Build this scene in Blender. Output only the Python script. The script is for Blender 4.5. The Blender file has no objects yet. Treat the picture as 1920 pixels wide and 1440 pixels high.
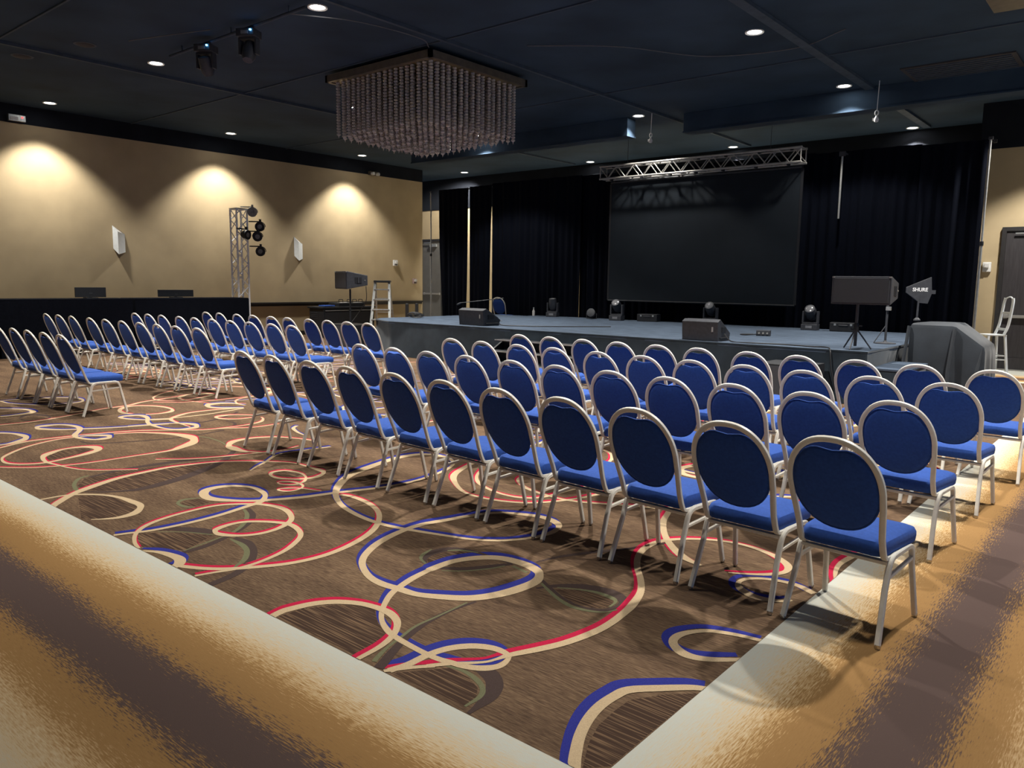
import bpy, bmesh, math, random
from mathutils import Vector, Matrix
PI = math.pi
rnd = random.Random(7)
scene = bpy.context.scene
COL = scene.collection

# ------------------------------------------------------------------ camera
cam_d = bpy.data.cameras.new('camera')
cam = bpy.data.objects.new('camera', cam_d)
COL.objects.link(cam)
CAM_F, CAM_YAW, CAM_PITCH, CAM_ROLL = 1455.63, math.radians(40.0927), math.radians(7.4536), math.radians(-0.7913)
fw = Vector((-math.sin(CAM_YAW) * math.cos(CAM_PITCH), math.cos(CAM_YAW) * math.cos(CAM_PITCH), -math.sin(CAM_PITCH)))
rt = Vector((math.cos(CAM_YAW), math.sin(CAM_YAW), 0))
dn = fw.cross(rt)
cr_, sr_ = math.cos(CAM_ROLL), math.sin(CAM_ROLL)
rx = cr_ * rt + sr_ * dn
dy = -sr_ * rt + cr_ * dn
M3 = Matrix((rx, -dy, -fw)).transposed()
cam.matrix_world = Matrix.Translation((0, 0, 1.65)) @ M3.to_4x4()
cam_d.sensor_fit = 'HORIZONTAL'
cam_d.sensor_width = 36.0
cam_d.lens = CAM_F / 1920.0 * 36.0
cam_d.clip_start = 0.05
cam_d.clip_end = 200
scene.camera = cam

# ------------------------------------------------------------------ world, exposure
world = bpy.data.worlds.new('world')
scene.world = world
world.use_nodes = True
bg = world.node_tree.nodes['Background']
bg.inputs['Color'].default_value = (0.26, 0.50, 1.0, 1)
bg.inputs['Strength'].default_value = 0.30
scene.view_settings.view_transform = 'Standard'
scene.view_settings.look = 'None'
scene.view_settings.exposure = 0.25
scene.view_settings.gamma = 1.0
LAMP_W = 1280.0
LAMP_RGB = (1.0, 0.965, 0.90)

# ------------------------------------------------------------------ materials
def new_mat(name):
    m = bpy.data.materials.new(name)
    m.use_nodes = True
    return m, m.node_tree, m.node_tree.nodes['Principled BSDF']

def mat(name, rgb, rough=0.6, metal=0.0, var=0.12, scale=18.0, bump=0.0, bscale=200.0, spec=0.5, sheen=0.0, stretch=None):
    m, t, b = new_mat(name)
    N, L = t.nodes, t.links
    tc = N.new('ShaderNodeTexCoord')
    no = N.new('ShaderNodeTexNoise')
    no.inputs['Scale'].default_value = scale
    no.inputs['Detail'].default_value = 4
    src = tc.outputs['Object']
    if stretch:
        mp = N.new('ShaderNodeMapping')
        mp.inputs['Scale'].default_value = stretch
        L.new(src, mp.inputs['Vector'])
        src = mp.outputs['Vector']
    L.new(src, no.inputs['Vector'])
    ra = N.new('ShaderNodeValToRGB')
    ra.color_ramp.elements[0].position = 0.3
    ra.color_ramp.elements[1].position = 0.7
    ra.color_ramp.elements[0].color = tuple(c * (1 - var) for c in rgb) + (1,)
    ra.color_ramp.elements[1].color = tuple(min(1, c * (1 + var)) for c in rgb) + (1,)
    L.new(no.outputs['Fac'], ra.inputs['Fac'])
    L.new(ra.outputs['Color'], b.inputs['Base Color'])
    b.inputs['Roughness'].default_value = rough
    b.inputs['Metallic'].default_value = metal
    b.inputs['Specular IOR Level'].default_value = spec
    if sheen:
        b.inputs['Sheen Weight'].default_value = sheen
    if bump:
        n2 = N.new('ShaderNodeTexNoise')
        n2.inputs['Scale'].default_value = bscale
        L.new(src, n2.inputs['Vector'])
        bp = N.new('ShaderNodeBump')
        bp.inputs['Strength'].default_value = bump
        bp.inputs['Distance'].default_value = 0.004
        L.new(n2.outputs['Fac'], bp.inputs['Height'])
        L.new(bp.outputs['Normal'], b.inputs['Normal'])
    return m

def emat(name, rgb, strength):
    m, t, b = new_mat(name)
    b.inputs['Base Color'].default_value = (0.02, 0.02, 0.02, 1)
    b.inputs['Emission Color'].default_value = tuple(rgb) + (1,)
    b.inputs['Emission Strength'].default_value = strength
    return m

M = {}
M['frame'] = mat('cream_frame_paint', (0.78, 0.735, 0.64), 0.38, 0.0, 0.05, 30)
M['fabric'] = mat('blue_fabric', (0.027, 0.080, 0.325), 0.85, 0, 0.14, 60, 0.25, 700, 0.2, 0.04)
M['chrome'] = mat('glide_chrome', (0.55, 0.54, 0.52), 0.25, 0.9, 0.05)
M['nylon'] = mat('glide_nylon', (0.75, 0.74, 0.70), 0.5)
M['wall'] = mat('tan_wall', (0.45, 0.35, 0.21), 0.8, 0, 0.07, 1.6, 0.12, 140, 0.2)
M['wall_dark'] = mat('dark_wall_band', (0.012, 0.014, 0.019), 0.9, 0, 0.2, 2, 0, 200, 0.15)
M['ceil'] = mat('navy_ceiling', (0.029, 0.049, 0.078), 0.9, 0, 0.25, 0.8, 0.0, 200, 0.15)
M['ceil_metal'] = mat('ceiling_track_paint', (0.048, 0.066, 0.092), 0.7, 0, 0.2, 6, 0, 200, 0.2)
M['soffit'] = mat('bulkhead_paint', (0.05, 0.047, 0.05), 0.8, 0, 0.15, 3, 0, 200, 0.2)
M['rail'] = mat('dark_rail_wood', (0.018, 0.014, 0.012), 0.5, 0, 0.25, 12)
M['curtain'] = mat('black_velour', (0.0035, 0.0045, 0.0085), 0.95, 0, 0.2, 40, 0.1, 300, 0.05)
M['screen'] = mat('grey_screen', (0.010, 0.014, 0.019), 0.8, 0, 0.08, 3, 0, 200, 0.2)
M['stage'] = mat('stage_carpet', (0.068, 0.090, 0.126), 0.95, 0, 0.35, 3.5, 0.3, 250, 0.1, 0, (1.0, 6.0, 1.0))
M['skirt'] = mat('stage_skirt_cloth', (0.030, 0.042, 0.055), 0.9, 0, 0.15, 5, 0.1, 200, 0.15, 0.2)
M['black'] = mat('black_equipment', (0.010, 0.011, 0.014), 0.55, 0, 0.2, 20)
M['dark'] = mat('dark_grey_equipment', (0.036, 0.038, 0.046), 0.6, 0, 0.2, 20, 0.15, 300)
M['grille'] = mat('speaker_grille', (0.040, 0.042, 0.050), 0.7, 0, 0.25, 220, 0.4, 600)
M['alu'] = mat('truss_aluminium', (0.34, 0.325, 0.30), 0.5, 0.4, 0.08, 20)
M['tower'] = mat('tower_aluminium', (0.86, 0.87, 0.90), 0.35, 0.1, 0.08, 20)
M['alu_dim'] = mat('ladder_aluminium', (0.50, 0.51, 0.50), 0.4, 0.75, 0.15, 25)
M['pole'] = mat('pole_aluminium', (0.40, 0.40, 0.38), 0.45, 0.5, 0.1, 20)
M['door'] = mat('dark_door', (0.040, 0.036, 0.038), 0.5, 0, 0.2, 5, 0, 200, 0.4, 0, (6, 6, 0.6))
M['door_grey'] = mat('grey_door', (0.13, 0.125, 0.115), 0.55, 0, 0.08, 5)
M['door_frame'] = mat('door_frame_paint', (0.022, 0.020, 0.020), 0.5)
M['white'] = mat('white_plastic', (0.72, 0.71, 0.68), 0.5, 0, 0.04)
M['steel_white'] = mat('white_metal', (0.68, 0.71, 0.72), 0.35, 0.1, 0.05)
M['drape'] = mat('table_drape', (0.0030, 0.0036, 0.0062), 0.95, 0, 0.25, 30, 0.1, 200, 0.05)
M['cover'] = mat('equipment_cover', (0.024, 0.030, 0.039), 0.75, 0, 0.18, 4, 0.15, 60, 0.3, 0.2)
M['crystal'] = mat('crystal_strand', (0.45, 0.41, 0.365), 0.7, 0.0, 0.15, 40)
M['chand'] = mat('chandelier_frame', (0.16, 0.135, 0.10), 0.4, 0.4, 0.15, 10)
M['brass'] = mat('chandelier_plate', (0.36, 0.29, 0.17), 0.35, 0.5, 0.15, 10)
M['lamp'] = emat('downlight_lens', (1.0, 0.98, 0.93), 14.0)
M['blueled'] = emat('blue_status_led', (0.1, 0.45, 1.0), 14.0)
M['redled'] = emat('red_status_led', (1.0, 0.05, 0.05), 3.0)
M['lens'] = mat('fixture_lens', (0.25, 0.25, 0.26), 0.12, 0.2, 0.1)
M['label'] = mat('white_lettering', (0.85, 0.85, 0.86), 0.5, 0, 0.02)
M['strobe'] = mat('pink_strobe', (0.42, 0.30, 0.28), 0.5)
M['cable'] = mat('cable_rubber', (0.012, 0.012, 0.014), 0.5)
M['cable_grey'] = mat('cable_grey', (0.10, 0.10, 0.11), 0.5)
M['paper'] = mat('paper_white', (0.6, 0.58, 0.55), 0.7)
# carpet yarns of the printed scrolls
def yarn(name, rgb, var=0.18):
    return mat(name, rgb, 1.0, 0, var, 260, 0.3, 500, 0.05)
M['y_cream'] = yarn('carpet_cream', (0.52, 0.385, 0.235), 0.14)
M['y_blue'] = yarn('carpet_blue', (0.032, 0.036, 0.22))
M['y_red'] = yarn('carpet_red', (0.46, 0.018, 0.055))
M['y_taupe'] = yarn('carpet_taupe', (0.068, 0.046, 0.040))
M['y_green'] = yarn('carpet_green', (0.150, 0.145, 0.080))
# hatched brown of the filled loops (fine lines along X)
def hatch():
    m, t, b = new_mat('carpet_hatch')
    N, L = t.nodes, t.links
    tc = N.new('ShaderNodeTexCoord')
    mp = N.new('ShaderNodeMapping'); mp.inputs['Scale'].default_value = (3.0, 120.0, 1.0)
    L.new(tc.outputs['Object'], mp.inputs['Vector'])
    no = N.new('ShaderNodeTexNoise'); no.inputs['Scale'].default_value = 1.0; no.inputs['Detail'].default_value = 2
    L.new(mp.outputs['Vector'], no.inputs['Vector'])
    ra = N.new('ShaderNodeValToRGB')
    e = ra.color_ramp.elements
    e[0].position = 0.50; e[0].color = (0.058, 0.035, 0.025, 1)
    e[1].position = 0.64; e[1].color = (0.19, 0.118, 0.068, 1)
    L.new(no.outputs['Fac'], ra.inputs['Fac'])
    L.new(ra.outputs['Color'], b.inputs['Base Color'])
    b.inputs['Roughness'].default_value = 1.0
    b.inputs['Specular IOR Level'].default_value = 0.05
    return m
M['y_hatch'] = hatch()

EX, EY, EB = -1.32, 2.04, 16.3          # inner edges of the carpet border
def floor_mat():
    m, t, b = new_mat('ballroom_carpet')
    N, L = t.nodes, t.links
    geo = N.new('ShaderNodeNewGeometry')
    sp = N.new('ShaderNodeSeparateXYZ'); L.new(geo.outputs['Position'], sp.inputs[0])
    X, Y = sp.outputs['X'], sp.outputs['Y']
    def ma(op, a, b_=None, c=None):
        n = N.new('ShaderNodeMath'); n.operation = op
        for i, v in enumerate((a, b_, c)):
            if v is None: continue
            if isinstance(v, (int, float)): n.inputs[i].default_value = v
            else: L.new(v, n.inputs[i])
        return n.outputs[0]
    def comb(x, y, z=0.0):
        n = N.new('ShaderNodeCombineXYZ')
        for i, v in enumerate((x, y, z)):
            if isinstance(v, (int, float)): n.inputs[i].default_value = v
            else: L.new(v, n.inputs[i])
        return n.outputs[0]
    def noise(vec, scale=1.0, detail=2.0, rough=0.5):
        n = N.new('ShaderNodeTexNoise'); n.inputs['Scale'].default_value = scale
        n.inputs['Detail'].default_value = detail; n.inputs['Roughness'].default_value = rough
        L.new(vec, n.inputs['Vector']); return n.outputs['Fac']
    def ramp(fac, stops):
        n = N.new('ShaderNodeValToRGB'); r = n.color_ramp
        while len(r.elements) < len(stops): r.elements.new(0.5)
        for e, (p, c) in zip(r.elements, stops): e.position = p; e.color = tuple(c) + (1,)
        L.new(fac, n.inputs['Fac']); return n.outputs['Color']
    def mix(f, a, b_):
        n = N.new('ShaderNodeMix'); n.data_type = 'RGBA'
        if isinstance(f, (int, float)): n.inputs[0].default_value = f
        else: L.new(f, n.inputs[0])
        L.new(a, n.inputs[6]); L.new(b_, n.inputs[7]); return n.outputs[2]
    dB = ma('SUBTRACT', X, EX)
    dA = ma('MAXIMUM', ma('SUBTRACT', EY, Y), ma('SUBTRACT', Y, EB))
    d = ma('MAXIMUM', dA, dB)
    isA = ma('GREATER_THAN', dA, dB)
    tt = ma('ADD', ma('MULTIPLY', isA, X), ma('MULTIPLY', ma('SUBTRACT', 1.0, isA), Y))
    dash = noise(comb(ma('MULTIPLY', tt, 20.0), ma('MULTIPLY', d, 180.0)), 1.0, 3.0, 0.6)
    slow = noise(comb(ma('MULTIPLY', tt, 1.5), ma('MULTIPLY', d, 14.0)), 1.0, 2.0)
    dj = ma('ADD', d, ma('MULTIPLY', ma('SUBTRACT', dash, 0.5), 0.46))
    dj = ma('ADD', dj, ma('MULTIPLY', ma('SUBTRACT', slow, 0.5), 0.10))
    PALE, CREAM, GOLD, GOLD2, DARK = (0.53, 0.525, 0.455), (0.60, 0.45, 0.27), (0.315, 0.178, 0.070), (0.29, 0.162, 0.062), (0.098, 0.066, 0.057)
    border = ramp(ma('DIVIDE', dj, 1.6), [(0.02, PALE), (0.075, (0.56, 0.50, 0.385)), (0.135, CREAM), (0.19, (0.45, 0.28, 0.12)), (0.215, GOLD), (0.325, GOLD2), (0.355, DARK), (0.515, DARK), (0.55, GOLD2), (0.63, GOLD), (0.68, (0.48, 0.31, 0.15)), (0.75, CREAM), (1.0, PALE)])
    # field: brown with short horizontal flecks
    f1 = noise(comb(ma('MULTIPLY', X, 14.0), ma('MULTIPLY', Y, 130.0)), 1.0, 3.0, 0.6)
    f2 = noise(comb(ma('MULTIPLY', X, 1.1), ma('MULTIPLY', Y, 5.0)), 1.0, 3.0)
    f = ma('ADD', ma('MULTIPLY', f1, 0.65), ma('MULTIPLY', f2, 0.35))
    field = ramp(f, [(0.33, (0.058, 0.037, 0.026)), (0.50, (0.128, 0.080, 0.049)), (0.64, (0.215, 0.140, 0.083))])
    col = mix(ma('GREATER_THAN', d, 0.0), field, border)
    pile = noise(geo.outputs['Position'], 330.0, 2.0)
    L.new(col, b.inputs['Base Color'])
    b.inputs['Roughness'].default_value = 1.0
    b.inputs['Specular IOR Level'].default_value = 0.05
    bp = N.new('ShaderNodeBump'); bp.inputs['Strength'].default_value = 0.35; bp.inputs['Distance'].default_value = 0.004
    L.new(pile, bp.inputs['Height']); L.new(bp.outputs['Normal'], b.inputs['Normal'])
    return m
M['carpet'] = floor_mat()

# ------------------------------------------------------------------ mesh helpers
class MB:
    def __init__(s): s.v = []; s.f = []
    def add(s, vs, fs):
        o = len(s.v); s.v += [tuple(p) for p in vs]; s.f += [tuple(i + o for i in q) for q in fs]; return s
    def box(s, c, d, rot=None, taper=None):
        hx, hy, hz = d[0] / 2, d[1] / 2, d[2] / 2
        P = [Vector((x, y, z)) for z in (-hz, hz) for y in (-hy, hy) for x in (-hx, hx)]
        if taper: P = [taper(p) for p in P]
        if rot is not None: P = [rot @ p for p in P]
        P = [p + Vector(c) for p in P]
        return s.add(P, [(0, 2, 3, 1), (4, 5, 7, 6), (0, 1, 5, 4), (2, 6, 7, 3), (0, 4, 6, 2), (1, 3, 7, 5)])
    def sweep(s, path, prof, closed=False, up=Vector((0, 0, 1)), caps=True):
        path = [Vector(p) for p in path]; n = len(path); k = len(prof); rings = []
        prev = None
        for i, p in enumerate(path):
            a = path[i - 1] if (i > 0 or closed) else path[i]
            b = path[(i + 1) % n] if (i < n - 1 or closed) else path[i]
            t = (b - a).normalized()
            if prev is None:
                u = up if abs(t.dot(up)) < 0.95 else Vector((1, 0, 0))
                x = t.cross(u).normalized()
            else:
                x = (prev - t * prev.dot(t)).normalized()
            prev = x; y = x.cross(t).normalized()
            rings.append([p + x * q[0] + y * q[1] for q in prof])
        vs = [p for r in rings for p in r]; fs = []
        for i in range(n if closed else n - 1):
            j = (i + 1) % n
            for a in range(k):
                b = (a + 1) % k
                fs.append((i * k + a, i * k + b, j * k + b, j * k + a))
        if caps and not closed:
            fs.append(tuple(range(k - 1, -1, -1))); fs.append(tuple((n - 1) * k + a for a in range(k)))
        return s.add(vs, fs)
    def tube(s, path, r, n=8, closed=False):
        return s.sweep(path, [(r * math.cos(2 * PI * a / n), r * math.sin(2 * PI * a / n)) for a in range(n)], closed)
    def lathe(s, prof, n=16, mat4=None, caps=True):
        vs = []; fs = []; k = len(prof)
        for i in range(n):
            a = 2 * PI * i / n
            for r, z in prof: vs.append(Vector((r * math.cos(a), r * math.sin(a), z)))
        for i in range(n):
            j = (i + 1) % n
            for a in range(k - 1): fs.append((i * k + a, j * k + a, j * k + a + 1, i * k + a + 1))
        if caps and prof[0][0] > 1e-6: fs.append(tuple(i * k for i in range(n - 1, -1, -1)))
        if caps and prof[-1][0] > 1e-6: fs.append(tuple(i * k + k - 1 for i in range(n)))
        if mat4 is not None: vs = [mat4 @ p for p in vs]
        return s.add(vs, fs)
    def prism(s, poly, z0, z1):
        n = len(poly)
        return s.add([(x, y, z0) for x, y in poly] + [(x, y, z1) for x, y in poly],
                     [tuple(range(n - 1, -1, -1)), tuple(range(n, 2 * n))] + [(i, (i + 1) % n, n + (i + 1) % n, n + i) for i in range(n)])
    def mesh(s, name, m, smooth=False, bevel=0.0):
        me = bpy.data.meshes.new(name)
        me.from_pydata(s.v, [], s.f)
        bm = bmesh.new(); bm.from_mesh(me)
        bmesh.ops.remove_doubles(bm, verts=bm.verts, dist=1e-6)
        bmesh.ops.recalc_face_normals(bm, faces=bm.faces)
        if bevel:
            bmesh.ops.bevel(bm, geom=[e for e in bm.edges if e.is_manifold and e.calc_face_angle(0) > 0.5], offset=bevel, segments=2, affect='EDGES', profile=0.6)
        if smooth:
            for fc in bm.faces: fc.smooth = True
            for e in bm.edges:
                if e.is_manifold and e.calc_face_angle(0) > 0.75: e.smooth = False
        bm.to_mesh(me); bm.free()
        me.materials.append(M[m])
        return me
    def build(s, name, m, parent=None, smooth=False, bevel=0.0, loc=None, rot=None):
        return link(name, s.mesh(name, m, smooth, bevel), parent, loc, rot)

def link(name, me, parent=None, loc=None, rot=None):
    o = bpy.data.objects.new(name, me)
    COL.objects.link(o)
    if parent is not None: o.parent = parent
    if loc: o.location = loc
    if rot: o.rotation_euler = rot
    return o
def tag(o, label, cat, group=None, kind=None):
    o['label'] = label
    if cat: o['category'] = cat
    if group: o['group'] = group
    if kind: o['kind'] = kind
    return o
def thing(name, label, cat, loc=(0, 0, 0), rz=0.0, group=None):
    o = bpy.data.objects.new(name, None)
    o.empty_display_size = 0.1
    COL.objects.link(o)
    o.location = loc; o.rotation_euler = (0, 0, rz)
    return tag(o, label, cat, group)
def struct(o, label=None):
    o['kind'] = 'structure'
    if label: o['label'] = label
    return o
def copy_tree(o, parent=None):
    c = o.copy(); COL.objects.link(c)
    c.parent = parent
    for ch in list(o.children): copy_tree(ch, c)
    return c
def spline(P, n=6):
    P = [Vector(p) for p in P]
    P = [2 * P[0] - P[1]] + P + [2 * P[-1] - P[-2]]
    out = []
    for i in range(1, len(P) - 2):
        p0, p1, p2, p3 = P[i - 1:i + 3]
        for k in range(n):
            t = k / n
            out.append(0.5 * ((2 * p1) + (p2 - p0) * t + (2 * p0 - 5 * p1 + 4 * p2 - p3) * t * t + (3 * p1 - p0 - 3 * p2 + p3) * t ** 3))
    out.append(P[-2])
    return out
def fillet(P, r, n=4):
    P = [Vector(p) for p in P]; out = [P[0]]
    for i in range(1, len(P) - 1):
        a = (P[i - 1] - P[i]); b = (P[i + 1] - P[i])
        rr = min(r, a.length * 0.45, b.length * 0.45)
        A = P[i] + a.normalized() * rr; B = P[i] + b.normalized() * rr
        for k in range(n + 1):
            t = k / n
            out.append(A * (1 - t) ** 2 + P[i] * 2 * t * (1 - t) + B * t * t)
    out.append(P[-1]); return out
ORD = ['first', 'second', 'third', 'fourth', 'fifth', 'sixth', 'seventh', 'eighth', 'ninth', 'tenth', 'eleventh']

# ================================================================== the room
CEIL = 5.4
XL, YB = -19.93, 20.9
floor = struct(MB().box((-9, 8, -0.05), (30.4, 26, 0.1)).build('floor', 'carpet'), 'patterned ballroom carpet with striped border')
ceiling = struct(MB().box((-9, 8, CEIL + 0.05), (30.4, 26, 0.1)).build('ceiling', 'ceil'), 'dark navy ballroom ceiling')
wl = struct(MB().box((XL - 0.15, 6.885, 2.5), (0.3, 23.77, 5.0)).build('wall_left', 'wall'), 'tan wall washed by downlights')
struct(MB().box((XL - 0.148, 6.885, 5.2), (0.305, 23.77, 0.4)).build('trim_1', 'wall_dark'), 'dark painted band above the tan wall')
struct(MB().box((-22.1, 18.69, 2.7), (4.0, 0.15, 5.4)).build('wall_alcove', 'wall'))
struct(MB().box((-13.6, YB + 0.1, 2.15), (20.8, 0.2, 4.3)).build('wall_back', 'wall'), 'tan wall behind the black curtains')
struct(MB().box((-13.6, YB + 0.09, 4.85), (20.8, 0.22, 1.1)).build('trim_2', 'wall_dark'))
struct(MB().box((1.45, 18.87, 2.24), (9.5, 0.2, 4.48)).build('wall_right', 'wall'), 'tan wall with dark door right of the stage')
struct(MB().box((1.45, 18.86, 4.94), (9.5, 0.22, 0.92)).build('trim_3', 'wall_dark'))
struct(MB().box((-9, -5.1, 2.7), (30.4, 0.2, 5.4)).build('wall_front', 'wall'), 'tan wall behind the camera')
struct(MB().box((-3.22, 19.85, 2.7), (0.15, 2.1, 5.4)).build('wall_return', 'wall_dark'))
# chair rail on the left wall
struct(MB().box((XL + 0.035, 6.885, 0.955), (0.07, 23.7, 0.055)).box((XL + 0.012, 6.885, 0.90), (0.024, 23.7, 0.06)).build('trim_4', 'rail', bevel=0.008), 'dark wooden chair rail on the tan wall')
struct(MB().box((XL + 0.012, 6.885, 0.06), (0.024, 23.7, 0.12)).build('baseboard_left', 'rail'))
struct(MB().box((1.45, 18.755, 0.05), (9.4, 0.03, 0.1)).build('baseboard_right', 'rail'))

# bulkheads hung under the ceiling, in line with the stage front
struct(MB().box((-13.4, 15.75, 5.2), (7.2, 0.34, 0.39)).box((-13.4, 15.75, 5.0), (7.22, 0.38, 0.03)).build('bulkhead_1', 'ceil'), 'dropped bulkhead left of the gap')
struct(MB().box((-1.3, 16.15, 5.2), (14.6, 0.34, 0.39)).box((-1.3, 16.15, 5.0), (14.62, 0.38, 0.03)).build('bulkhead_2', 'ceil'), 'dropped bulkhead right of the gap')
for i, x in enumerate((-4.72, -9.02, -14.8)):
    struct(MB().box((x, 8, CEIL - 0.025), (0.16 if i == 0 else 0.06, 25, 0.05)).build('trim_%d' % (5 + i), 'ceil_metal'))
for i, y in enumerate((4.6, 9.0, 13.4)):
    struct(MB().box((-9, y, CEIL - 0.01), (30, 0.03, 0.02)).build('trim_%d' % (8 + i), 'ceil_metal'))

# doors
def door(n, cx, y, w, h, leafmat, label, bar=1.1):
    root = bpy.data.objects.new('door_%d' % n, None); COL.objects.link(root); root.location = (cx, y, 0)
    struct(root, label)
    f = MB().box((-w / 2 - 0.04, -0.02, h / 2), (0.08, 0.1, h)).box((w / 2 + 0.04, -0.02, h / 2), (0.08, 0.1, h)).box((0, -0.02, h + 0.04), (w + 0.16, 0.1, 0.08))
    f.build('door_frame', 'door_frame', root)
    lf = MB().box((0, -0.015, h / 2 + 0.005), (w, 0.05, h - 0.01)).build('door_leaf', leafmat, root, bevel=0.004)
    MB().box((0, -0.075, bar), (w * 0.86, 0.05, 0.06)).box((-w * 0.4, -0.05, bar), (0.06, 0.06, 0.09)).box((w * 0.4, -0.05, bar), (0.06, 0.06, 0.09)).build('push_bar', 'alu', lf, bevel=0.006)
    MB().box((w * 0.1, -0.075, h - 0.16), (0.34, 0.07, 0.09)).box((-w * 0.18, -0.09, h - 0.05), (0.4, 0.02, 0.025)).build('door_closer', 'alu_dim', lf)
    MB().box((0, -0.055, 0.14), (w * 0.94, 0.01, 0.24)).build('kick_plate', leafmat, lf)
    MB().box((0, -0.04, 0.012), (w + 0.06, 0.14, 0.02)).build('threshold', 'alu', root)
    return root
door(1, -21.62, YB, 1.06, 3.15, 'door_grey', 'grey exit door with push bar in the alcove', 1.18)
door(2, -2.12, 18.77, 1.12, 2.82, 'door', 'dark door with push bar right of the stage', 1.10)

# wall sconces: angular wedges
def sconce(y, label):
    r = thing('wall_sconce', label, 'sconce', (XL, y, 2.2), 0, 'wedge sconces on the tan wall')
    P = [(0.0, -0.12, 0.14), (0.0, 0.17, 0.06), (0.15, -0.06, 0.0), (0.0, -0.12, 0.70), (0.0, 0.17, 0.50), (0.15, -0.06, 0.55)]
    MB().add(P, [(0, 2, 5, 3), (2, 1, 4, 5), (0, 1, 2), (0, 3, 4, 1)]).build('shade', 'steel_white', r)
    MB().add([(0.002, -0.11, 0.69), (0.002, 0.16, 0.49), (0.145, -0.055, 0.545)], [(0, 2, 1)]).build('top_lens', 'white', r)
    MB().box((0.012, 0, 0.33), (0.02, 0.12, 0.3)).build('back_plate', 'steel_white', r)
sconce(8.55, 'white wedge wall sconce left of the lighting truss tower')
sconce(13.72, 'white wedge wall sconce right of the lighting truss tower')

def wallbox(name, label, cat, x, y, z, d, m='white', extra=None):
    r = thing(name, label, cat, (x, y, z))
    MB().box((d[0] / 2, 0, 0), d).build('housing', m, r, bevel=0.008)
    if extra: extra(r, d)
    return r
def em_ex(r, d):
    MB().box((d[0] + 0.004, 0.10, 0.02), (0.01, 0.03, 0.03)).build('status_light', 'redled', r)
    MB().box((d[0] + 0.004, -0.06, -0.01), (0.01, 0.15, 0.06)).build('face_plate', 'paper', r)
wallbox('emergency_light', 'grey emergency light box high on the left wall', 'emergency light', XL + 0.006, 6.48, 5.10, (0.09, 0.34, 0.14), 'alu_dim', em_ex)
def cam_ex(r, d):
    MB().lathe([(0.045, 0), (0.05, 0.10), (0.03, 0.11), (0, 0.11)], 12, Matrix.Translation((d[0], 0.1, -0.02)) @ Matrix.Rotation(PI / 2, 4, 'Y')).build('lamp_head', 'white', r, True)
    MB().lathe([(0.045, 0), (0.05, 0.10), (0.03, 0.11), (0, 0.11)], 12, Matrix.Translation((d[0], -0.1, -0.02)) @ Matrix.Rotation(PI / 2, 4, 'Y')).build('lamp_head', 'white', r, True)
wallbox('emergency_light', 'white twin-head emergency light at top of wall beside chandelier', 'emergency light', XL + 0.006, 16.58, 5.04, (0.10, 0.36, 0.12), 'chand', cam_ex)
def st_ex(r, d):
    MB().box((d[0] + 0.03, 0, 0.02), (0.06, 0.09, 0.08)).build('strobe_lens', 'paper', r, bevel=0.01)
    MB().box((d[0] + 0.004, 0, -0.06), (0.008, 0.12, 0.03)).build('speaker_slot', 'dark', r)
wallbox('alarm_strobe', 'white fire alarm strobe right of the loudspeaker', 'alarm', XL + 0.006, 17.5, 2.24, (0.06, 0.17, 0.19), 'white', st_ex)
wallbox('pull_station', 'pinkish fire alarm pull station near the alcove', 'alarm', XL + 0.006, 18.37, 1.65, (0.06, 0.15, 0.18), 'strobe', st_ex)
r = thing('alarm_strobe', 'white fire alarm strobe beside the dark door', 'alarm', (-2.98, 18.765, 2.10))
MB().box((0, -0.03, 0), (0.15, 0.06, 0.20)).build('housing', 'white', r, bevel=0.008)
MB().box((0, -0.09, 0.03), (0.08, 0.06, 0.09)).build('strobe_lens', 'paper', r, bevel=0.01)

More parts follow.
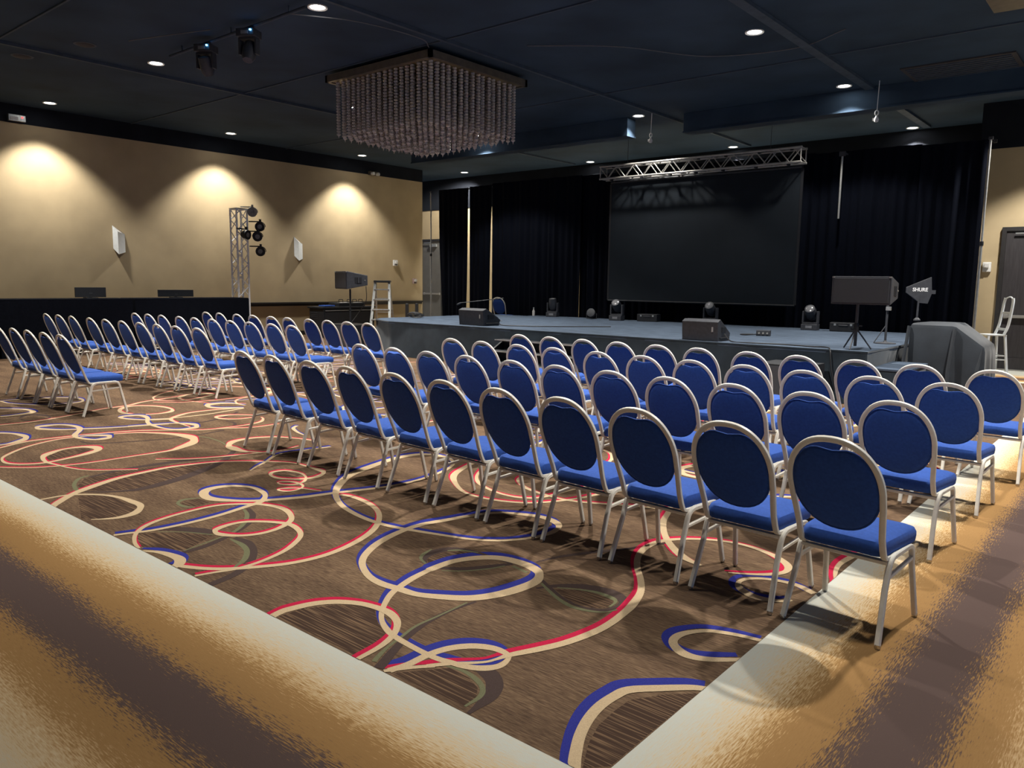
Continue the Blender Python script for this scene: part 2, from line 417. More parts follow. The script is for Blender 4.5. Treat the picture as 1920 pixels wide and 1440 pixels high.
# ------------------------------------------------------------------ carpet scrolls
def clampx(p): return (min(p[0], EX), max(p[1], EY))
def ribbon(mb_v, mb_f, mats, P, off, z, mi, ws=1.0):
    base = len(mb_v); n = len(P)
    for i in range(n):
        a = P[max(0, i - 1)]; b = P[min(n - 1, i + 1)]
        tx, ty = b[0] - a[0], b[1] - a[1]; l = math.hypot(tx, ty) or 1
        nx, ny = -ty / l, tx / l; w = P[i][2] * ws / 2
        for sgn in (1, -1):
            q = clampx((P[i][0] + off[0] + nx * w * sgn, P[i][1] + off[1] + ny * w * sgn)); mb_v.append((q[0], q[1], z + 0.0009 * i / n))
    for i in range(n - 1):
        a = base + 2 * i
        mb_f.append((a, a + 1, a + 3, a + 2)); mats.append(mi)
scroll_n = [0]
def scroll(col, P, layer):
    P = [(p.x, p.y, p.z) for p in spline([Vector(p) for p in P], 5)]
    v, f, ms = [], [], []
    z = 0.0006 + layer * 0.00004
    if col == 'b':
        slots = ['y_blue', 'y_cream']; ribbon(v, f, ms, P, (-0.046, 0.028), z, 0, 1.3); ribbon(v, f, ms, P, (0, 0), z + 0.0012, 1)
    elif col == 'r':
        slots = ['y_red', 'y_cream']; ribbon(v, f, ms, P, (-0.032, 0.019), z, 0, 1.15); ribbon(v, f, ms, P, (0, 0), z + 0.0012, 1)
    elif col == 'n':
        slots = ['y_cream']; ribbon(v, f, ms, P, (0, 0), z + 0.0012, 0)
    elif col == 't':
        slots = ['y_taupe']; ribbon(v, f, ms, P, (0, 0), z - 0.0003, 0)
    else:
        slots = ['y_green']; ribbon(v, f, ms, P, (0, 0), z - 0.0001, 0)
    me = bpy.data.meshes.new('carpet_scroll')
    me.from_pydata(v, [], f)
    for s_ in slots: me.materials.append(M[s_])
    for p, k in zip(me.polygons, ms): p.material_index = k
    bm = bmesh.new(); bm.from_mesh(me)
    for fc in bm.faces:
        if fc.normal.z < 0: fc.normal_flip()
    bm.to_mesh(me); bm.free()
    link('carpet_scroll', me, floor)
def loop_fill(P):
    P = [clampx(p) for p in P]
    me = bpy.data.meshes.new('carpet_loop_fill')
    me.from_pydata([(x, y, 0.0004) for x, y in P], [], [tuple(range(len(P)))])
    bm = bmesh.new(); bm.from_mesh(me)
    for fc in bm.faces:
        if fc.normal.z < 0: fc.normal_flip()
    bmesh.ops.triangulate(bm, faces=bm.faces)
    bm.to_mesh(me); bm.free(); me.materials.append(M['y_hatch'])
    link('carpet_loop_fill', me, floor)
CURVES = [
("b","-2.4,2.063,0.045 -2.38,2.153,0.043 -2.378,2.277,0.044 -2.352,2.379,0.049 -2.292,2.462,0.052 -2.212,2.509,0.048 -2.137,2.514,0.036 -2.093,2.49,0.023 -2.075,2.413,0.038 -2.109,2.35,0.048 -2.179,2.306,0.042 -2.261,2.287,0.039 -2.337,2.273,0.037 -2.461,2.275,0.035 -2.616,2.291,0.036 -2.709,2.317,0.034 -2.802,2.365,0.027 -2.881,2.432,0.028 -2.952,2.515,0.032 -3.01,2.599,0.037 -3.046,2.677,0.041 -3.095,2.835,0.048 -3.12,2.996,0.044 -3.12,2.996,0.059 -3.116,3.177,0.06 -3.046,3.324,0.071 -2.943,3.41,0.073 -2.795,3.431,0.073 -2.675,3.407,0.069 -2.602,3.356,0.048 -2.555,3.255,0.066 -2.562,3.1,0.079 -2.601,2.964,0.075 -2.672,2.85,0.072 -2.791,2.763,0.064 -2.917,2.698,0.055 -3.037,2.685,0.059 -3.157,2.671,0.056 -3.282,2.689,0.046 -3.416,2.75,0.041 -3.52,2.826,0.043 -3.605,2.929,0.049 -3.686,3.075,0.055 -3.739,3.232,0.057 -3.767,3.392,0.054 -3.767,3.555,0.058 -3.718,3.72,0.057 -3.665,3.903,0.052 -3.585,4.075,0.054 -3.418,4.186,0.057 -3.251,4.232,0.061 -3.118,4.198,0.06 -3.044,4.132,0.04 -3.01,4.018,0.048 -3.024,3.881,0.041 -3.089,3.731,0.033 -3.185,3.623,0.035 -3.308,3.545,0.033 -3.495,3.479,0.036 -3.696,3.419,0.041 -3.806,3.388,0.043 -3.979,3.361,0.044 -4.192,3.37,0.042 -4.449,3.425,0.043 -4.654,3.512,0.044 -4.842,3.633,0.05 -5.013,3.795,0.068 -5.192,4.025,0.08 -5.289,4.258,0.09 -5.361,4.508,0.081 -5.416,4.796,0.083 -5.365,5.034,0.081 -5.151,5.111,0.062 -4.908,5.007,0.033 -4.762,4.778,0.037 -4.673,4.41,0.04 -4.679,4.107,0.047 -4.73,3.918,0.052 -4.848,3.628,0.057 -4.931,3.379,0.062 -5.048,3.166,0.06 -5.043,3.162,0.06 -5.174,3.02,0.053 -5.365,2.904,0.081 -5.516,2.911,0.068 -5.637,2.994,0.079 -5.656,3.112,0.075 -5.591,3.219,0.054 -5.45,3.282,0.045 -5.277,3.263,0.047 -5.151,3.207,0.038 -5.046,3.099,0.058 -5.015,2.97,0.05 -4.962,2.722,0.046 -4.951,2.474,0.043 -4.975,2.259,0.039 -5.024,2.137,0.037 -5.056,2.047,0.034"),
("b","-1.373,1.982,0.046 -1.429,2.061,0.046 -1.466,2.123,0.045 -1.511,2.21,0.044 -1.548,2.314,0.046 -1.568,2.422,0.048 -1.566,2.524,0.049 -1.546,2.61,0.052 -1.454,2.709,0.05 -1.357,2.801,0.043 -1.289,2.833,0.04"),
("b","-1.3,3.17,0.03 -1.434,3.063,0.046 -1.53,3.045,0.056 -1.617,3.107,0.042 -1.636,3.193,0.044 -1.601,3.277,0.037 -1.537,3.343,0.036 -1.421,3.386,0.035 -1.287,3.409,0.029"),
("b","-1.327,4.145,0.047 -1.454,4.201,0.043 -1.603,4.176,0.033 -1.691,4.096,0.032 -1.7,4.005,0.029 -1.641,3.926,0.052 -1.536,3.881,0.059 -1.424,3.921,0.034 -1.383,3.97,0.014"),
("b","-4.638,2.034,0.02 -4.546,2.092,0.039 -4.432,2.118,0.055 -4.333,2.119,0.064 -4.257,2.077,0.063 -4.234,2.026,0.059"),
("r","-4.267,2.056,0.027 -4.204,2.077,0.041 -4.096,2.134,0.042 -3.995,2.214,0.042 -3.901,2.333,0.044 -3.801,2.504,0.044 -3.76,2.684,0.044 -3.772,2.857,0.044 -3.83,3.059,0.046 -3.925,3.247,0.045 -4.067,3.415,0.039 -4.239,3.545,0.041 -4.444,3.626,0.046 -4.66,3.652,0.046 -4.778,3.627,0.04"),
("r","-4.02,2.048,0.025 -3.99,2.143,0.029 -3.949,2.257,0.032 -3.945,2.397,0.031 -3.988,2.574,0.034 -4.057,2.707,0.038 -4.165,2.841,0.034 -4.292,2.91,0.041 -4.442,2.934,0.048 -4.584,2.87,0.043 -4.694,2.768,0.041 -4.718,2.666,0.045 -4.695,2.565,0.05 -4.648,2.519,0.031 -4.567,2.517,0.052 -4.463,2.582,0.041 -4.404,2.682,0.041 -4.4,2.803,0.041 -4.448,2.928,0.046 -4.531,3.022,0.038 -4.684,3.096,0.046 -4.825,3.115,0.052 -4.975,3.073,0.045 -5.076,2.998,0.041 -5.187,2.849,0.036 -5.202,2.645,0.036 -5.168,2.427,0.038 -5.093,2.263,0.037 -4.975,2.151,0.028 -4.83,2.079,0.024 -4.69,2.04,0.024"),
("r","-3.235,2.01,0.047 -3.253,2.098,0.051 -3.249,2.146,0.056 -3.218,2.257,0.056 -3.154,2.349,0.054 -3.057,2.415,0.049 -2.959,2.444,0.046 -2.854,2.449,0.05 -2.754,2.416,0.04 -2.683,2.356,0.033 -2.631,2.277,0.034 -2.596,2.174,0.032 -2.581,2.047,0.028 -2.574,1.999,0.024"),
("r","-2.414,2.044,0.024 -2.346,2.147,0.027 -2.284,2.22,0.028 -2.308,2.198,0.029 -2.25,2.276,0.03 -2.151,2.382,0.02 -2.125,2.441,0.02 -2.104,2.515,0.038 -2.045,2.639,0.047 -1.99,2.777,0.047 -1.955,2.954,0.047 -1.95,3.09,0.045 -1.966,3.248,0.045 -1.986,3.354,0.049 -2.041,3.526,0.04 -2.133,3.681,0.038 -2.249,3.837,0.038 -2.342,4.004,0.04 -2.39,4.182,0.049 -2.376,4.35,0.047 -2.276,4.5,0.039 -2.105,4.612,0.035 -1.928,4.639,0.036 -1.742,4.585,0.046 -1.608,4.482,0.051 -1.567,4.373,0.037 -1.602,4.276,0.042 -1.691,4.19,0.031 -1.81,4.117,0.014"),
("r","-2.84,5.387,0.027 -2.666,4.967,0.041 -2.578,4.732,0.046 -2.435,4.492,0.044 -2.277,4.302,0.051 -2.123,4.172,0.059 -1.982,4.111,0.028"),
("r","-1.327,5.035,0.038 -1.361,4.85,0.042 -1.369,4.684,0.031 -1.337,4.516,0.023 -1.267,4.333,0.018"),
("r","-3.165,6.593,0.053 -3.214,6.455,0.076 -3.248,6.246,0.073 -3.146,6.087,0.073 -2.99,6.048,0.066 -2.79,6.08,0.047"),
("r","-4.785,5.259,0.044 -4.714,4.98,0.055 -4.573,4.676,0.061 -4.349,4.467,0.042 -4.092,4.325,0.034 -3.813,4.327,0.037 -3.556,4.455,0.04 -3.392,4.719,0.036 -3.275,5.122,0.048 -3.145,5.416,0.053"),
("r","-4.564,5.017,0.019 -4.393,4.766,0.029 -4.204,4.603,0.037 -3.935,4.505,0.032 -3.718,4.511,0.04 -3.585,4.634,0.037 -3.548,4.934,0.032 -3.504,5.223,0.034"),
("r","-4.128,5.095,0.028 -4.063,4.922,0.03 -3.841,4.765,0.039 -3.542,4.706,0.033 -3.318,4.725,0.039 -3.034,4.867,0.04 -2.868,4.95,0.039 -2.625,5.013,0.038"),
("b","-8.577,4.138,0.053 -8.779,3.637,0.057 -8.937,3.365,0.067 -9.049,3.191,0.063 -9.233,3.062,0.086 -9.358,3.048,0.041 -9.416,3.125,0.118 -9.386,3.268,0.07 -9.238,3.352,0.063 -9.046,3.362,0.06 -8.868,3.298,0.054 -8.694,3.192,0.058 -8.564,3.139,0.049 -8.427,3.142,0.06 -8.268,3.201,0.062 -8.242,3.303,0.107 -8.299,3.375,0.042 -8.406,3.37,0.1 -8.498,3.248,0.053 -8.504,3.164,0.035"),
("b","-8.862,4.278,0.057 -8.98,4.104,0.058 -9.202,3.968,0.066 -9.372,3.944,0.052 -9.427,4.045,0.103 -9.348,4.168,0.086 -9.129,4.15,0.052 -8.854,4.025,0.045 -8.649,3.975,0.053 -8.36,3.972,0.045 -8.192,4.049,0.064 -8.152,4.191,0.106 -8.228,4.288,0.048 -8.379,4.31,0.093 -8.544,4.226,0.058 -8.662,4.016,0.053 -8.752,3.76,0.047"),
("b","-9.305,2.631,0.059 -9.304,2.679,0.069 -9.17,2.762,0.052 -9,2.794,0.071 -8.849,2.778,0.052 -8.711,2.681,0.092 -8.635,2.556,0.06 -8.626,2.476,0.054 -8.616,2.428,0.051"),
("b","-11.053,3.144,0.077 -11.023,3.193,0.068 -10.8,3.368,0.075 -10.572,3.407,0.059 -10.437,3.328,0.1 -10.384,3.141,0.078 -10.391,3.004,0.069"),
("b","-11.693,3.394,0.065 -11.704,3.605,0.079 -11.553,3.989,0.079 -11.308,4.179,0.078 -11.034,4.171,0.031 -10.881,4.018,0.072 -10.961,3.674,0.055 -11.332,3.437,0.036 -11.693,3.394,0.023"),
("r","-9.796,2.775,0.051 -9.797,2.827,0.055 -9.772,3.083,0.053 -9.838,3.382,0.048 -9.973,3.726,0.045 -10.123,4.044,0.047 -10.194,4.393,0.056 -10.346,4.645,0.052 -10.444,5.056,0.055 -10.479,5.199,0.049"),
("r","-9.364,4.24,0.049 -9.315,4.379,0.059 -9.35,4.529,0.073 -9.487,4.631,0.035 -9.706,4.658,0.056 -9.91,4.606,0.067 -10.088,4.459,0.07 -10.07,4.294,0.073 -9.873,4.149,0.046 -9.637,4.105,0.068 -9.519,4.149,0.04"),
("r","-8.522,3.127,0.039 -8.513,2.914,0.041 -8.356,2.622,0.035 -8.102,2.377,0.035 -7.935,2.285,0.021 -7.739,2.266,0.036 -7.601,2.341,0.041 -7.518,2.49,0.045 -7.572,2.731,0.052 -7.649,2.915,0.08 -7.747,3.038,0.067 -7.896,3.053,0.101 -7.986,2.965,0.065 -7.988,2.806,0.05 -7.878,2.644,0.08 -7.753,2.558,0.041 -7.544,2.513,0.035 -7.346,2.537,0.024 -7.143,2.571,0.021 -6.925,2.666,0.024 -6.686,2.936,0.024"),
("r","-7.65,2.144,0.023 -7.61,2.173,0.024 -7.431,2.32,0.027 -7.32,2.492,0.03 -7.24,2.754,0.03 -7.225,3.138,0.034 -7.212,3.468,0.05 -7.292,3.632,0.093 -7.387,3.777,0.113 -7.534,3.892,0.072 -7.737,3.935,0.125 -7.98,3.884,0.086 -8.249,3.725,0.057 -8.357,3.586,0.047 -8.413,3.463,0.038"),
("r","-8.459,2.382,0.038 -8.49,2.436,0.037 -8.629,2.711,0.043 -8.617,3.035,0.05 -8.571,3.277,0.047 -8.44,3.679,0.049 -8.221,3.964,0.047 -7.991,4.188,0.043 -7.881,4.44,0.044 -7.72,4.671,0.039 -7.699,5,0.036"),
("r","-6.956,3.218,0.026 -6.748,3.44,0.034 -6.616,3.718,0.035 -6.52,4.022,0.035 -6.47,4.233,0.025 -6.516,4.447,0.021"),
("r","-6.518,4.04,0.037 -6.697,3.95,0.063 -6.909,3.956,0.098 -7.038,3.992,0.052 -7.181,4.139,0.088 -7.193,4.349,0.061 -7.078,4.539,0.051 -6.846,4.653,0.035 -6.619,4.712,0.032"),
("r","-6.018,2.009,0.063 -6.254,2.239,0.062 -6.37,2.412,0.075 -6.5,2.671,0.063 -6.551,2.912,0.055 -6.573,3.155,0.049 -6.535,3.329,0.039 -6.46,3.542,0.033 -6.314,3.72,0.032 -6.132,3.879,0.03 -5.942,3.986,0.025 -5.742,4,0.032 -5.538,3.994,0.062 -5.436,3.954,0.036 -5.366,3.835,0.057 -5.38,3.745,0.045 -5.428,3.669,0.037 -5.553,3.592,0.042 -5.694,3.604,0.027 -5.771,3.681,0.045 -5.736,3.779,0.039 -5.593,3.816,0.032 -5.433,3.771,0.02 -5.308,3.662,0.031 -5.286,3.562,0.035 -5.36,3.497,0.023 -5.436,3.503,0.014 -5.435,3.557,0.026 -5.349,3.605,0.033 -5.216,3.59,0.022 -5.147,3.519,0.02 -5.14,3.422,0.029 -5.211,3.378,0.027 -5.258,3.397,0.019 -5.235,3.455,0.024 -5.147,3.529,0.021 -4.964,3.587,0.015"),
("n","-6.279,2.016,0.031 -6.275,2.185,0.033 -6.218,2.289,0.034 -6.084,2.396,0.034 -5.914,2.455,0.042 -5.723,2.469,0.058 -5.619,2.468,0.052 -5.532,2.433,0.045 -5.433,2.341,0.068 -5.414,2.234,0.055 -5.458,2.142,0.027 -5.504,2.088,0.016"),
("r","-8.23,4.211,0.016 -8.479,4.235,0.03 -8.738,4.26,0.044 -8.888,4.32,0.046 -9.008,4.46,0.061 -9.114,4.671,0.055 -9.101,5.016,0.055 -8.992,5.323,0.052"),
("n","-8.961,5.304,0.04 -8.873,4.772,0.041 -8.907,4.343,0.045 -9.001,4.124,0.046"),
("b","-9.169,5.454,0.032 -9.474,5.415,0.06 -9.56,5.221,0.16 -9.442,5.076,0.058 -9.228,5.087,0.101 -9.005,5.33,0.053"),
("r","-8.374,5.132,0.043 -8.601,4.969,0.053 -8.645,4.819,0.097 -8.588,4.718,0.038 -8.429,4.731,0.061 -8.304,4.853,0.049 -8.286,5.017,0.041"),
("r","-8.227,5.101,0.021 -8.106,5.049,0.027 -7.956,4.908,0.047 -7.896,4.667,0.039 -7.926,4.36,0.037"),
("b","-5.957,3.57,0.014 -6.059,3.699,0.027 -6.153,3.847,0.031 -6.328,4.082,0.036 -6.322,4.314,0.045 -6.261,4.645,0.046"),
("b","-7.463,5.076,0.041 -7.354,4.955,0.042 -7.124,4.855,0.034 -6.925,4.807,0.021"),
("t","-3.224,3.053,0.026 -3.283,3.113,0.033 -3.316,3.215,0.068 -3.272,3.336,0.061 -3.141,3.387,0.037 -2.979,3.39,0.021 -2.844,3.387,0.026"),
("g","-3.206,3.045,0.016 -3.289,3.082,0.018 -3.335,3.144,0.026 -3.362,3.24,0.013"),
("g","-3.284,3.27,0.013 -3.23,3.341,0.025 -3.107,3.391,0.012"),
("t","-3.103,3.053,0.036 -2.977,3.145,0.052 -2.887,3.286,0.048 -2.828,3.388,0.032"),
("g","-3.062,3.031,0.012 -2.967,3.106,0.015 -2.881,3.231,0.015 -2.839,3.33,0.012"),
("g","-2.805,3.361,0.025 -2.675,3.336,0.024"),
("t","-2.495,3.191,0.019 -2.438,3.285,0.043 -2.347,3.367,0.06 -2.23,3.411,0.079 -2.117,3.401,0.088 -2.045,3.358,0.049 -2.026,3.28,0.047 -2.063,3.192,0.038 -2.175,3.155,0.022 -2.298,3.178,0.019 -2.437,3.244,0.024 -2.547,3.306,0.022"),
("g","-2.416,3.277,0.012 -2.32,3.329,0.014 -2.22,3.364,0.028 -2.116,3.357,0.033 -2.071,3.324,0.017 -2.06,3.249,0.012"),
("g","-2.517,3.267,0.015 -2.432,3.217,0.021 -2.32,3.158,0.025 -2.209,3.125,0.029 -2.11,3.141,0.024 -2.043,3.182,0.013 -2.012,3.247,0.012"),
("t","-2.617,2.842,0.019 -2.637,2.666,0.027 -2.627,2.502,0.034 -2.606,2.409,0.037 -2.572,2.307,0.037 -2.519,2.186,0.045 -2.47,2.092,0.049 -2.45,2.044,0.051"),
("g","-2.643,2.803,0.012 -2.637,2.587,0.013 -2.635,2.436,0.016 -2.601,2.312,0.017 -2.57,2.204,0.017 -2.531,2.112,0.025 -2.508,2.071,0.023"),
("t","-2.743,3.503,0.016 -2.692,3.678,0.03 -2.586,3.881,0.04 -2.465,4.073,0.033 -2.319,4.377,0.026"),
("t","-2.133,2.334,0.049 -2.079,2.332,0.08 -2.022,2.307,0.075 -1.971,2.256,0.072 -1.939,2.182,0.065 -1.925,2.095,0.03 -1.92,2.046,0.018"),
("g","-2.251,2.256,0.012 -2.161,2.273,0.021 -2.076,2.258,0.028 -2.007,2.223,0.024 -1.969,2.166,0.023 -1.964,2.073,0.012"),
("t","-4.971,2.953,0.029 -4.815,2.893,0.045 -4.69,2.799,0.047 -4.582,2.668,0.04 -4.488,2.479,0.043 -4.434,2.316,0.05 -4.433,2.194,0.047"),
("g","-4.99,2.924,0.012 -4.843,2.868,0.03 -4.676,2.745,0.032 -4.557,2.597,0.025 -4.519,2.474,0.018 -4.452,2.204,0.012"),
("t","-4.45,2.543,0.031 -4.317,2.549,0.059 -4.143,2.486,0.052 -3.989,2.369,0.055 -3.9,2.248,0.056 -3.86,2.137,0.054 -3.834,2.012,0.054"),
("g","-4.458,2.512,0.012 -4.305,2.503,0.038 -4.171,2.461,0.034 -4.046,2.367,0.036 -3.98,2.268,0.017"),
("t","-4.986,2.265,0.032 -4.903,2.373,0.07 -4.77,2.458,0.09 -4.648,2.507,0.071"),
("g","-4.922,2.271,0.013 -4.784,2.388,0.013 -4.6,2.481,0.013"),
("t","-6.771,3.89,0.053 -6.506,3.646,0.068 -6.348,3.437,0.093 -6.188,3.149,0.104 -6.082,2.869,0.104 -6.049,2.676,0.079 -6.071,2.583,0.052 -6.15,2.456,0.037 -6.28,2.345,0.021"),
("t","-6.716,2.548,0.034 -6.784,2.866,0.069 -6.751,3.242,0.085 -6.68,3.49,0.047"),
("g","-6.777,2.572,0.026 -6.728,2.477,0.032 -6.564,2.378,0.031 -6.368,2.323,0.031 -6.282,2.333,0.024"),
("g","-7.725,3.997,0.026 -7.54,4.045,0.022 -7.263,4.029,0.018 -7.017,3.966,0.017 -6.804,3.886,0.02"),
("t","-8.303,3.086,0.014 -8.128,3.103,0.042 -7.964,3.291,0.038 -7.781,3.748,0.038 -7.759,4.065,0.035 -7.8,4.373,0.034"),
("g","-5.479,2.859,0.019 -5.518,2.749,0.038 -5.458,2.675,0.025 -5.341,2.667,0.035 -5.273,2.707,0.022"),
("t","-10.138,3.128,0.021 -10.31,3.258,0.07 -10.18,3.387,0.07 -9.96,3.387,0.025 -9.829,3.267,0.079 -9.924,3.132,0.039 -10.067,3.114,0.018"),
("t","-8.801,5.123,0.042 -8.663,4.981,0.037 -8.425,4.528,0.048 -8.531,4.262,0.043"),
("t","-8.307,4.684,0.029 -8.106,4.68,0.033 -7.928,4.543,0.039 -7.878,4.333,0.035"),
]
FILLS = [
"-3.215,2.053 -3.211,2.186 -3.125,2.327 -3.012,2.415 -2.929,2.425 -2.797,2.336 -2.664,2.278 -2.631,2.157 -2.624,2.057",
"-2.368,2.066 -2.265,2.202 -2.226,2.251 -2.133,2.258 -2.022,2.21 -1.979,2.157 -1.964,2.073 -2.23,2.061",
"-1.393,2.06 -1.46,2.191 -1.497,2.31 -1.507,2.433 -1.505,2.543 -1.429,2.665 -1.321,2.777 -1.326,2.327 -1.326,2.131",
"-4.987,2.171 -4.832,2.338 -4.595,2.47 -4.457,2.221 -4.544,2.16 -4.718,2.07 -4.84,2.098",
"-2.41,3.248 -2.315,3.323 -2.226,3.352 -2.119,3.339 -2.066,3.31 -2.073,3.228 -2.15,3.159 -2.259,3.174",
"-7.732,2.578 -7.866,2.655 -7.947,2.791 -7.931,2.944 -7.847,3.025 -7.7,2.919 -7.61,2.745 -7.558,2.547",
"-3.255,3.1 -3.288,3.226 -3.209,3.339 -3.112,3.386 -3.177,3.21 -3.21,3.066",
"-6.49,2.373 -6.696,2.506 -6.758,2.78 -6.653,3.194 -6.583,3.523 -6.558,3.597 -6.376,3.411 -6.152,2.978 -6.073,2.653 -6.201,2.444 -6.331,2.358",
"-5.435,2.689 -5.486,2.75 -5.457,2.839 -5.306,2.836 -5.291,2.733 -5.352,2.668",
"-6.187,2.263 -6.071,2.392 -5.816,2.463 -5.605,2.442 -5.464,2.347 -5.439,2.245 -5.498,2.122 -5.588,2.056",
"-5.69,3.607 -5.726,3.706 -5.668,3.778 -5.524,3.79 -5.495,3.661 -5.572,3.605",
]
CV = [(c, [tuple(float(a) for a in q.split(',')) for q in s.split()]) for c, s in CURVES]
for i, (c, P) in enumerate(CV): scroll(c, P, i % 12)
for s in FILLS: loop_fill([tuple(float(a) for a in q.split(',')) for q in s.split()])
# the pattern repeats under and beyond the chairs
for k, (sx, sy, pick) in enumerate([(0.1, 3.5, (0, 5, 6, 8, 9)), (-0.2, 6.6, (0, 6, 8)), (-4.6, 3.4, (0, 6, 8)), (-4.4, 6.6, (0, 5, 8)), (-0.3, 9.0, (0, 8)), (-5.0, 9.0, (0,)),
                                    (-2.6, 2.6, (15, 16, 22, 23)), (-6.0, 3.2, (15, 16, 22)), (-9.0, 3.4, (0, 6)), (-9.4, 6.4, (0, 8)), (-3.2, 5.2, (15, 22)), (-8.0, 0.2, (15, 16, 22)), (-6.2, 0.9, (0,))]):
    for i in pick:
        c, P = CV[i]
        Q = [(p[0] + sx, p[1] + sy, p[2]) for p in P]
        if any((q[1] < 4.75 and q[0] > -7.3) or (q[1] < 5.2 and q[0] > -9.6) or (q[1] < 3.6 and q[0] > -12) for q in Q): continue
        scroll(c, Q, (i + k) % 12)
# ================================================================== banquet chairs
SQ = [(0.0125, 0.0085), (0.0085, 0.0125), (-0.0085, 0.0125), (-0.0125, 0.0085), (-0.0125, -0.0085), (-0.0085, -0.0125), (0.0085, -0.0125), (0.0125, -0.0085)]
SM = [(a * 0.72, b * 0.72) for a, b in SQ]
def backpt(x, z):            # the plane of the reclined back, local y of height z
    t = (z - 0.43) / 0.535
    return Vector((x, -0.185 - 0.20 * t, z))
def chair_meshes():
    R = {}
    # back frame: one bent tube from under the seat, up, round the arch and down again
    half = []
    for t in [i / 14 for i in range(15)]:                      # arch quarter from side to apex
        a = t * PI / 2
        half.append((0.214 * math.cos(a) ** 0.88 if t < 1 else 0.0, 0.729 + 0.236 * math.sin(a) ** 0.95))
    side = [(0.196, 0.445), (0.196, 0.50), (0.202, 0.57), (0.210, 0.65)]
    right = [backpt(x, z) for x, z in side + half]
    low = fillet([Vector((0.196, 0.06, 0.395)), Vector((0.196, -0.165, 0.395)), right[0]], 0.05, 5)
    pathR = low[:-1] + right
    pathL = [Vector((-p.x, p.y, p.z)) for p in reversed(pathR[:-1])]
    R['back_frame'] = MB().sweep(pathR + pathL, [(a * 0.85, b * 1.1) for a, b in SQ], up=Vector((1, 0, 0))).mesh('back_frame', 'frame', True)
    # upholstered oval pad with the dipped top edge
    mb = MB(); n = 40; out = []
    for i in range(n):
        a = 2 * PI * i / n; c, s = math.cos(a), math.sin(a)
        x = 0.200 * abs(c) ** 0.92 * (1 if c >= 0 else -1)
        z = 0.214 * abs(s) ** 0.95 * (1 if s >= 0 else -1)
        if z > 0:
            z -= 0.034 * math.exp(-(x / 0.072) ** 2)
        out.append((x, z))
    cz = 0.726
    rings = [(1.0, 0.0), (0.97, 0.011), (0.88, 0.019), (0.6, 0.025), (0.25, 0.027)]
    vs, fs = [], []
    for side_, k in ((-1, 0.75), (1, 1.35)):
        base = len(vs)
        for sc, th in rings:
            for x, z in out:
                p = backpt(x * sc, cz + z * sc); p.y += side_ * th * k; vs.append(p)
        p = backpt(0, cz); p.y += side_ * 0.0275 * k; vs.append(p); cen = len(vs) - 1
        for j in range(len(rings) - 1):
            for i in range(n): fs.append((base + j * n + i, base + j * n + (i + 1) % n, base + (j + 1) * n + (i + 1) % n, base + (j + 1) * n + i))
        b4 = base + (len(rings) - 1) * n
        for i in range(n): fs.append((b4 + i, b4 + (i + 1) % n, cen))
    R['backrest'] = MB().add(vs, fs).mesh('backrest', 'fabric', True)
    # piping round the pad
    R['piping'] = MB().tube([backpt(x * 1.004, cz + z * 1.004) for x, z in out], 0.0055, 5, True).mesh('piping', 'fabric', True)
    # seat cushion: rounded trapezoid with a crowned top
    def rrect(w0, w1, y0, y1, r, k=5):
        pts = []
        for (cx, cy, a0) in ((w1 - r, y1 - r, 0), (-w1 + r, y1 - r, 90), (-w0 + r, y0 + r, 180), (w0 - r, y0 + r, 270)):
            for i in range(k + 1):
                a = math.radians(a0 + 90 * i / k); pts.append((cx + r * math.cos(a), cy + r * math.sin(a)))
        return pts
    base = rrect(0.203, 0.222, -0.185, 0.235, 0.05)
    lv = [(0.96, 0.402), (0.985, 0.409), (1.0, 0.436), (0.995, 0.455), (0.96, 0.472), (0.85, 0.482), (0.5, 0.489)]
    vs, fs = [], []; n = len(base)
    for sc, z in lv:
        vs += [Vector((x * sc, (y - 0.025) * sc + 0.025, z)) for x, y in base]
    for j in range(len(lv) - 1):
        for i in range(n): fs.append((j * n + i, j * n + (i + 1) % n, (j + 1) * n + (i + 1) % n, (j + 1) * n + i))
    fs.append(tuple(range(n - 1, -1, -1))); fs.append(tuple((len(lv) - 1) * n + i for i in range(n)))
    R['seat'] = MB().add(vs, fs).mesh('seat', 'fabric', True)
    for sx, sd in ((1, 'R'), (-1, 'L')):
        X = 0.213 * sx
        hip = fillet([(X, -0.175, 0.255), (X, -0.13, 0.397), (X, 0.165, 0.397), (X, 0.190, 0.27)], 0.055, 5)
        R['rail' + sd] = MB().sweep(hip, SQ, up=Vector((1, 0, 0))).mesh('side_rail', 'frame', True)
        R['rleg' + sd] = MB().sweep([(X, -0.175, 0.26), (X * 1.07, -0.262, 0.014)], SQ, up=Vector((1, 0, 0))).mesh('leg', 'frame', True)
        R['fleg' + sd] = MB().sweep([(X, 0.190, 0.275), (X * 1.07, 0.242, 0.014)], SQ, up=Vector((1, 0, 0))).mesh('leg', 'frame', True)
        R['str' + sd] = MB().sweep([(X, -0.155, 0.305), (X, 0.188, 0.325)], SM, up=Vector((1, 0, 0))).mesh('stretcher', 'frame', True)
        R['rgl' + sd] = MB().lathe([(0.0135, 0.022), (0.0145, 0.008), (0.011, 0.0), (0, 0.0)], 8, Matrix.Translation((X * 1.072, -0.264, 0))).mesh('foot_glide', 'chrome', True)
        R['fgl' + sd] = MB().lathe([(0.0135, 0.022), (0.0145, 0.008), (0.011, 0.0), (0, 0.0)], 8, Matrix.Translation((X * 1.072, 0.244, 0))).mesh('foot_glide', 'chrome', True)
    R['cbr'] = MB().sweep([(-0.207, -0.135, 0.372), (0.207, -0.135, 0.372)], [(a * 1.3, b * 0.8) for a, b in SQ]).mesh('cross_bar', 'frame', True)
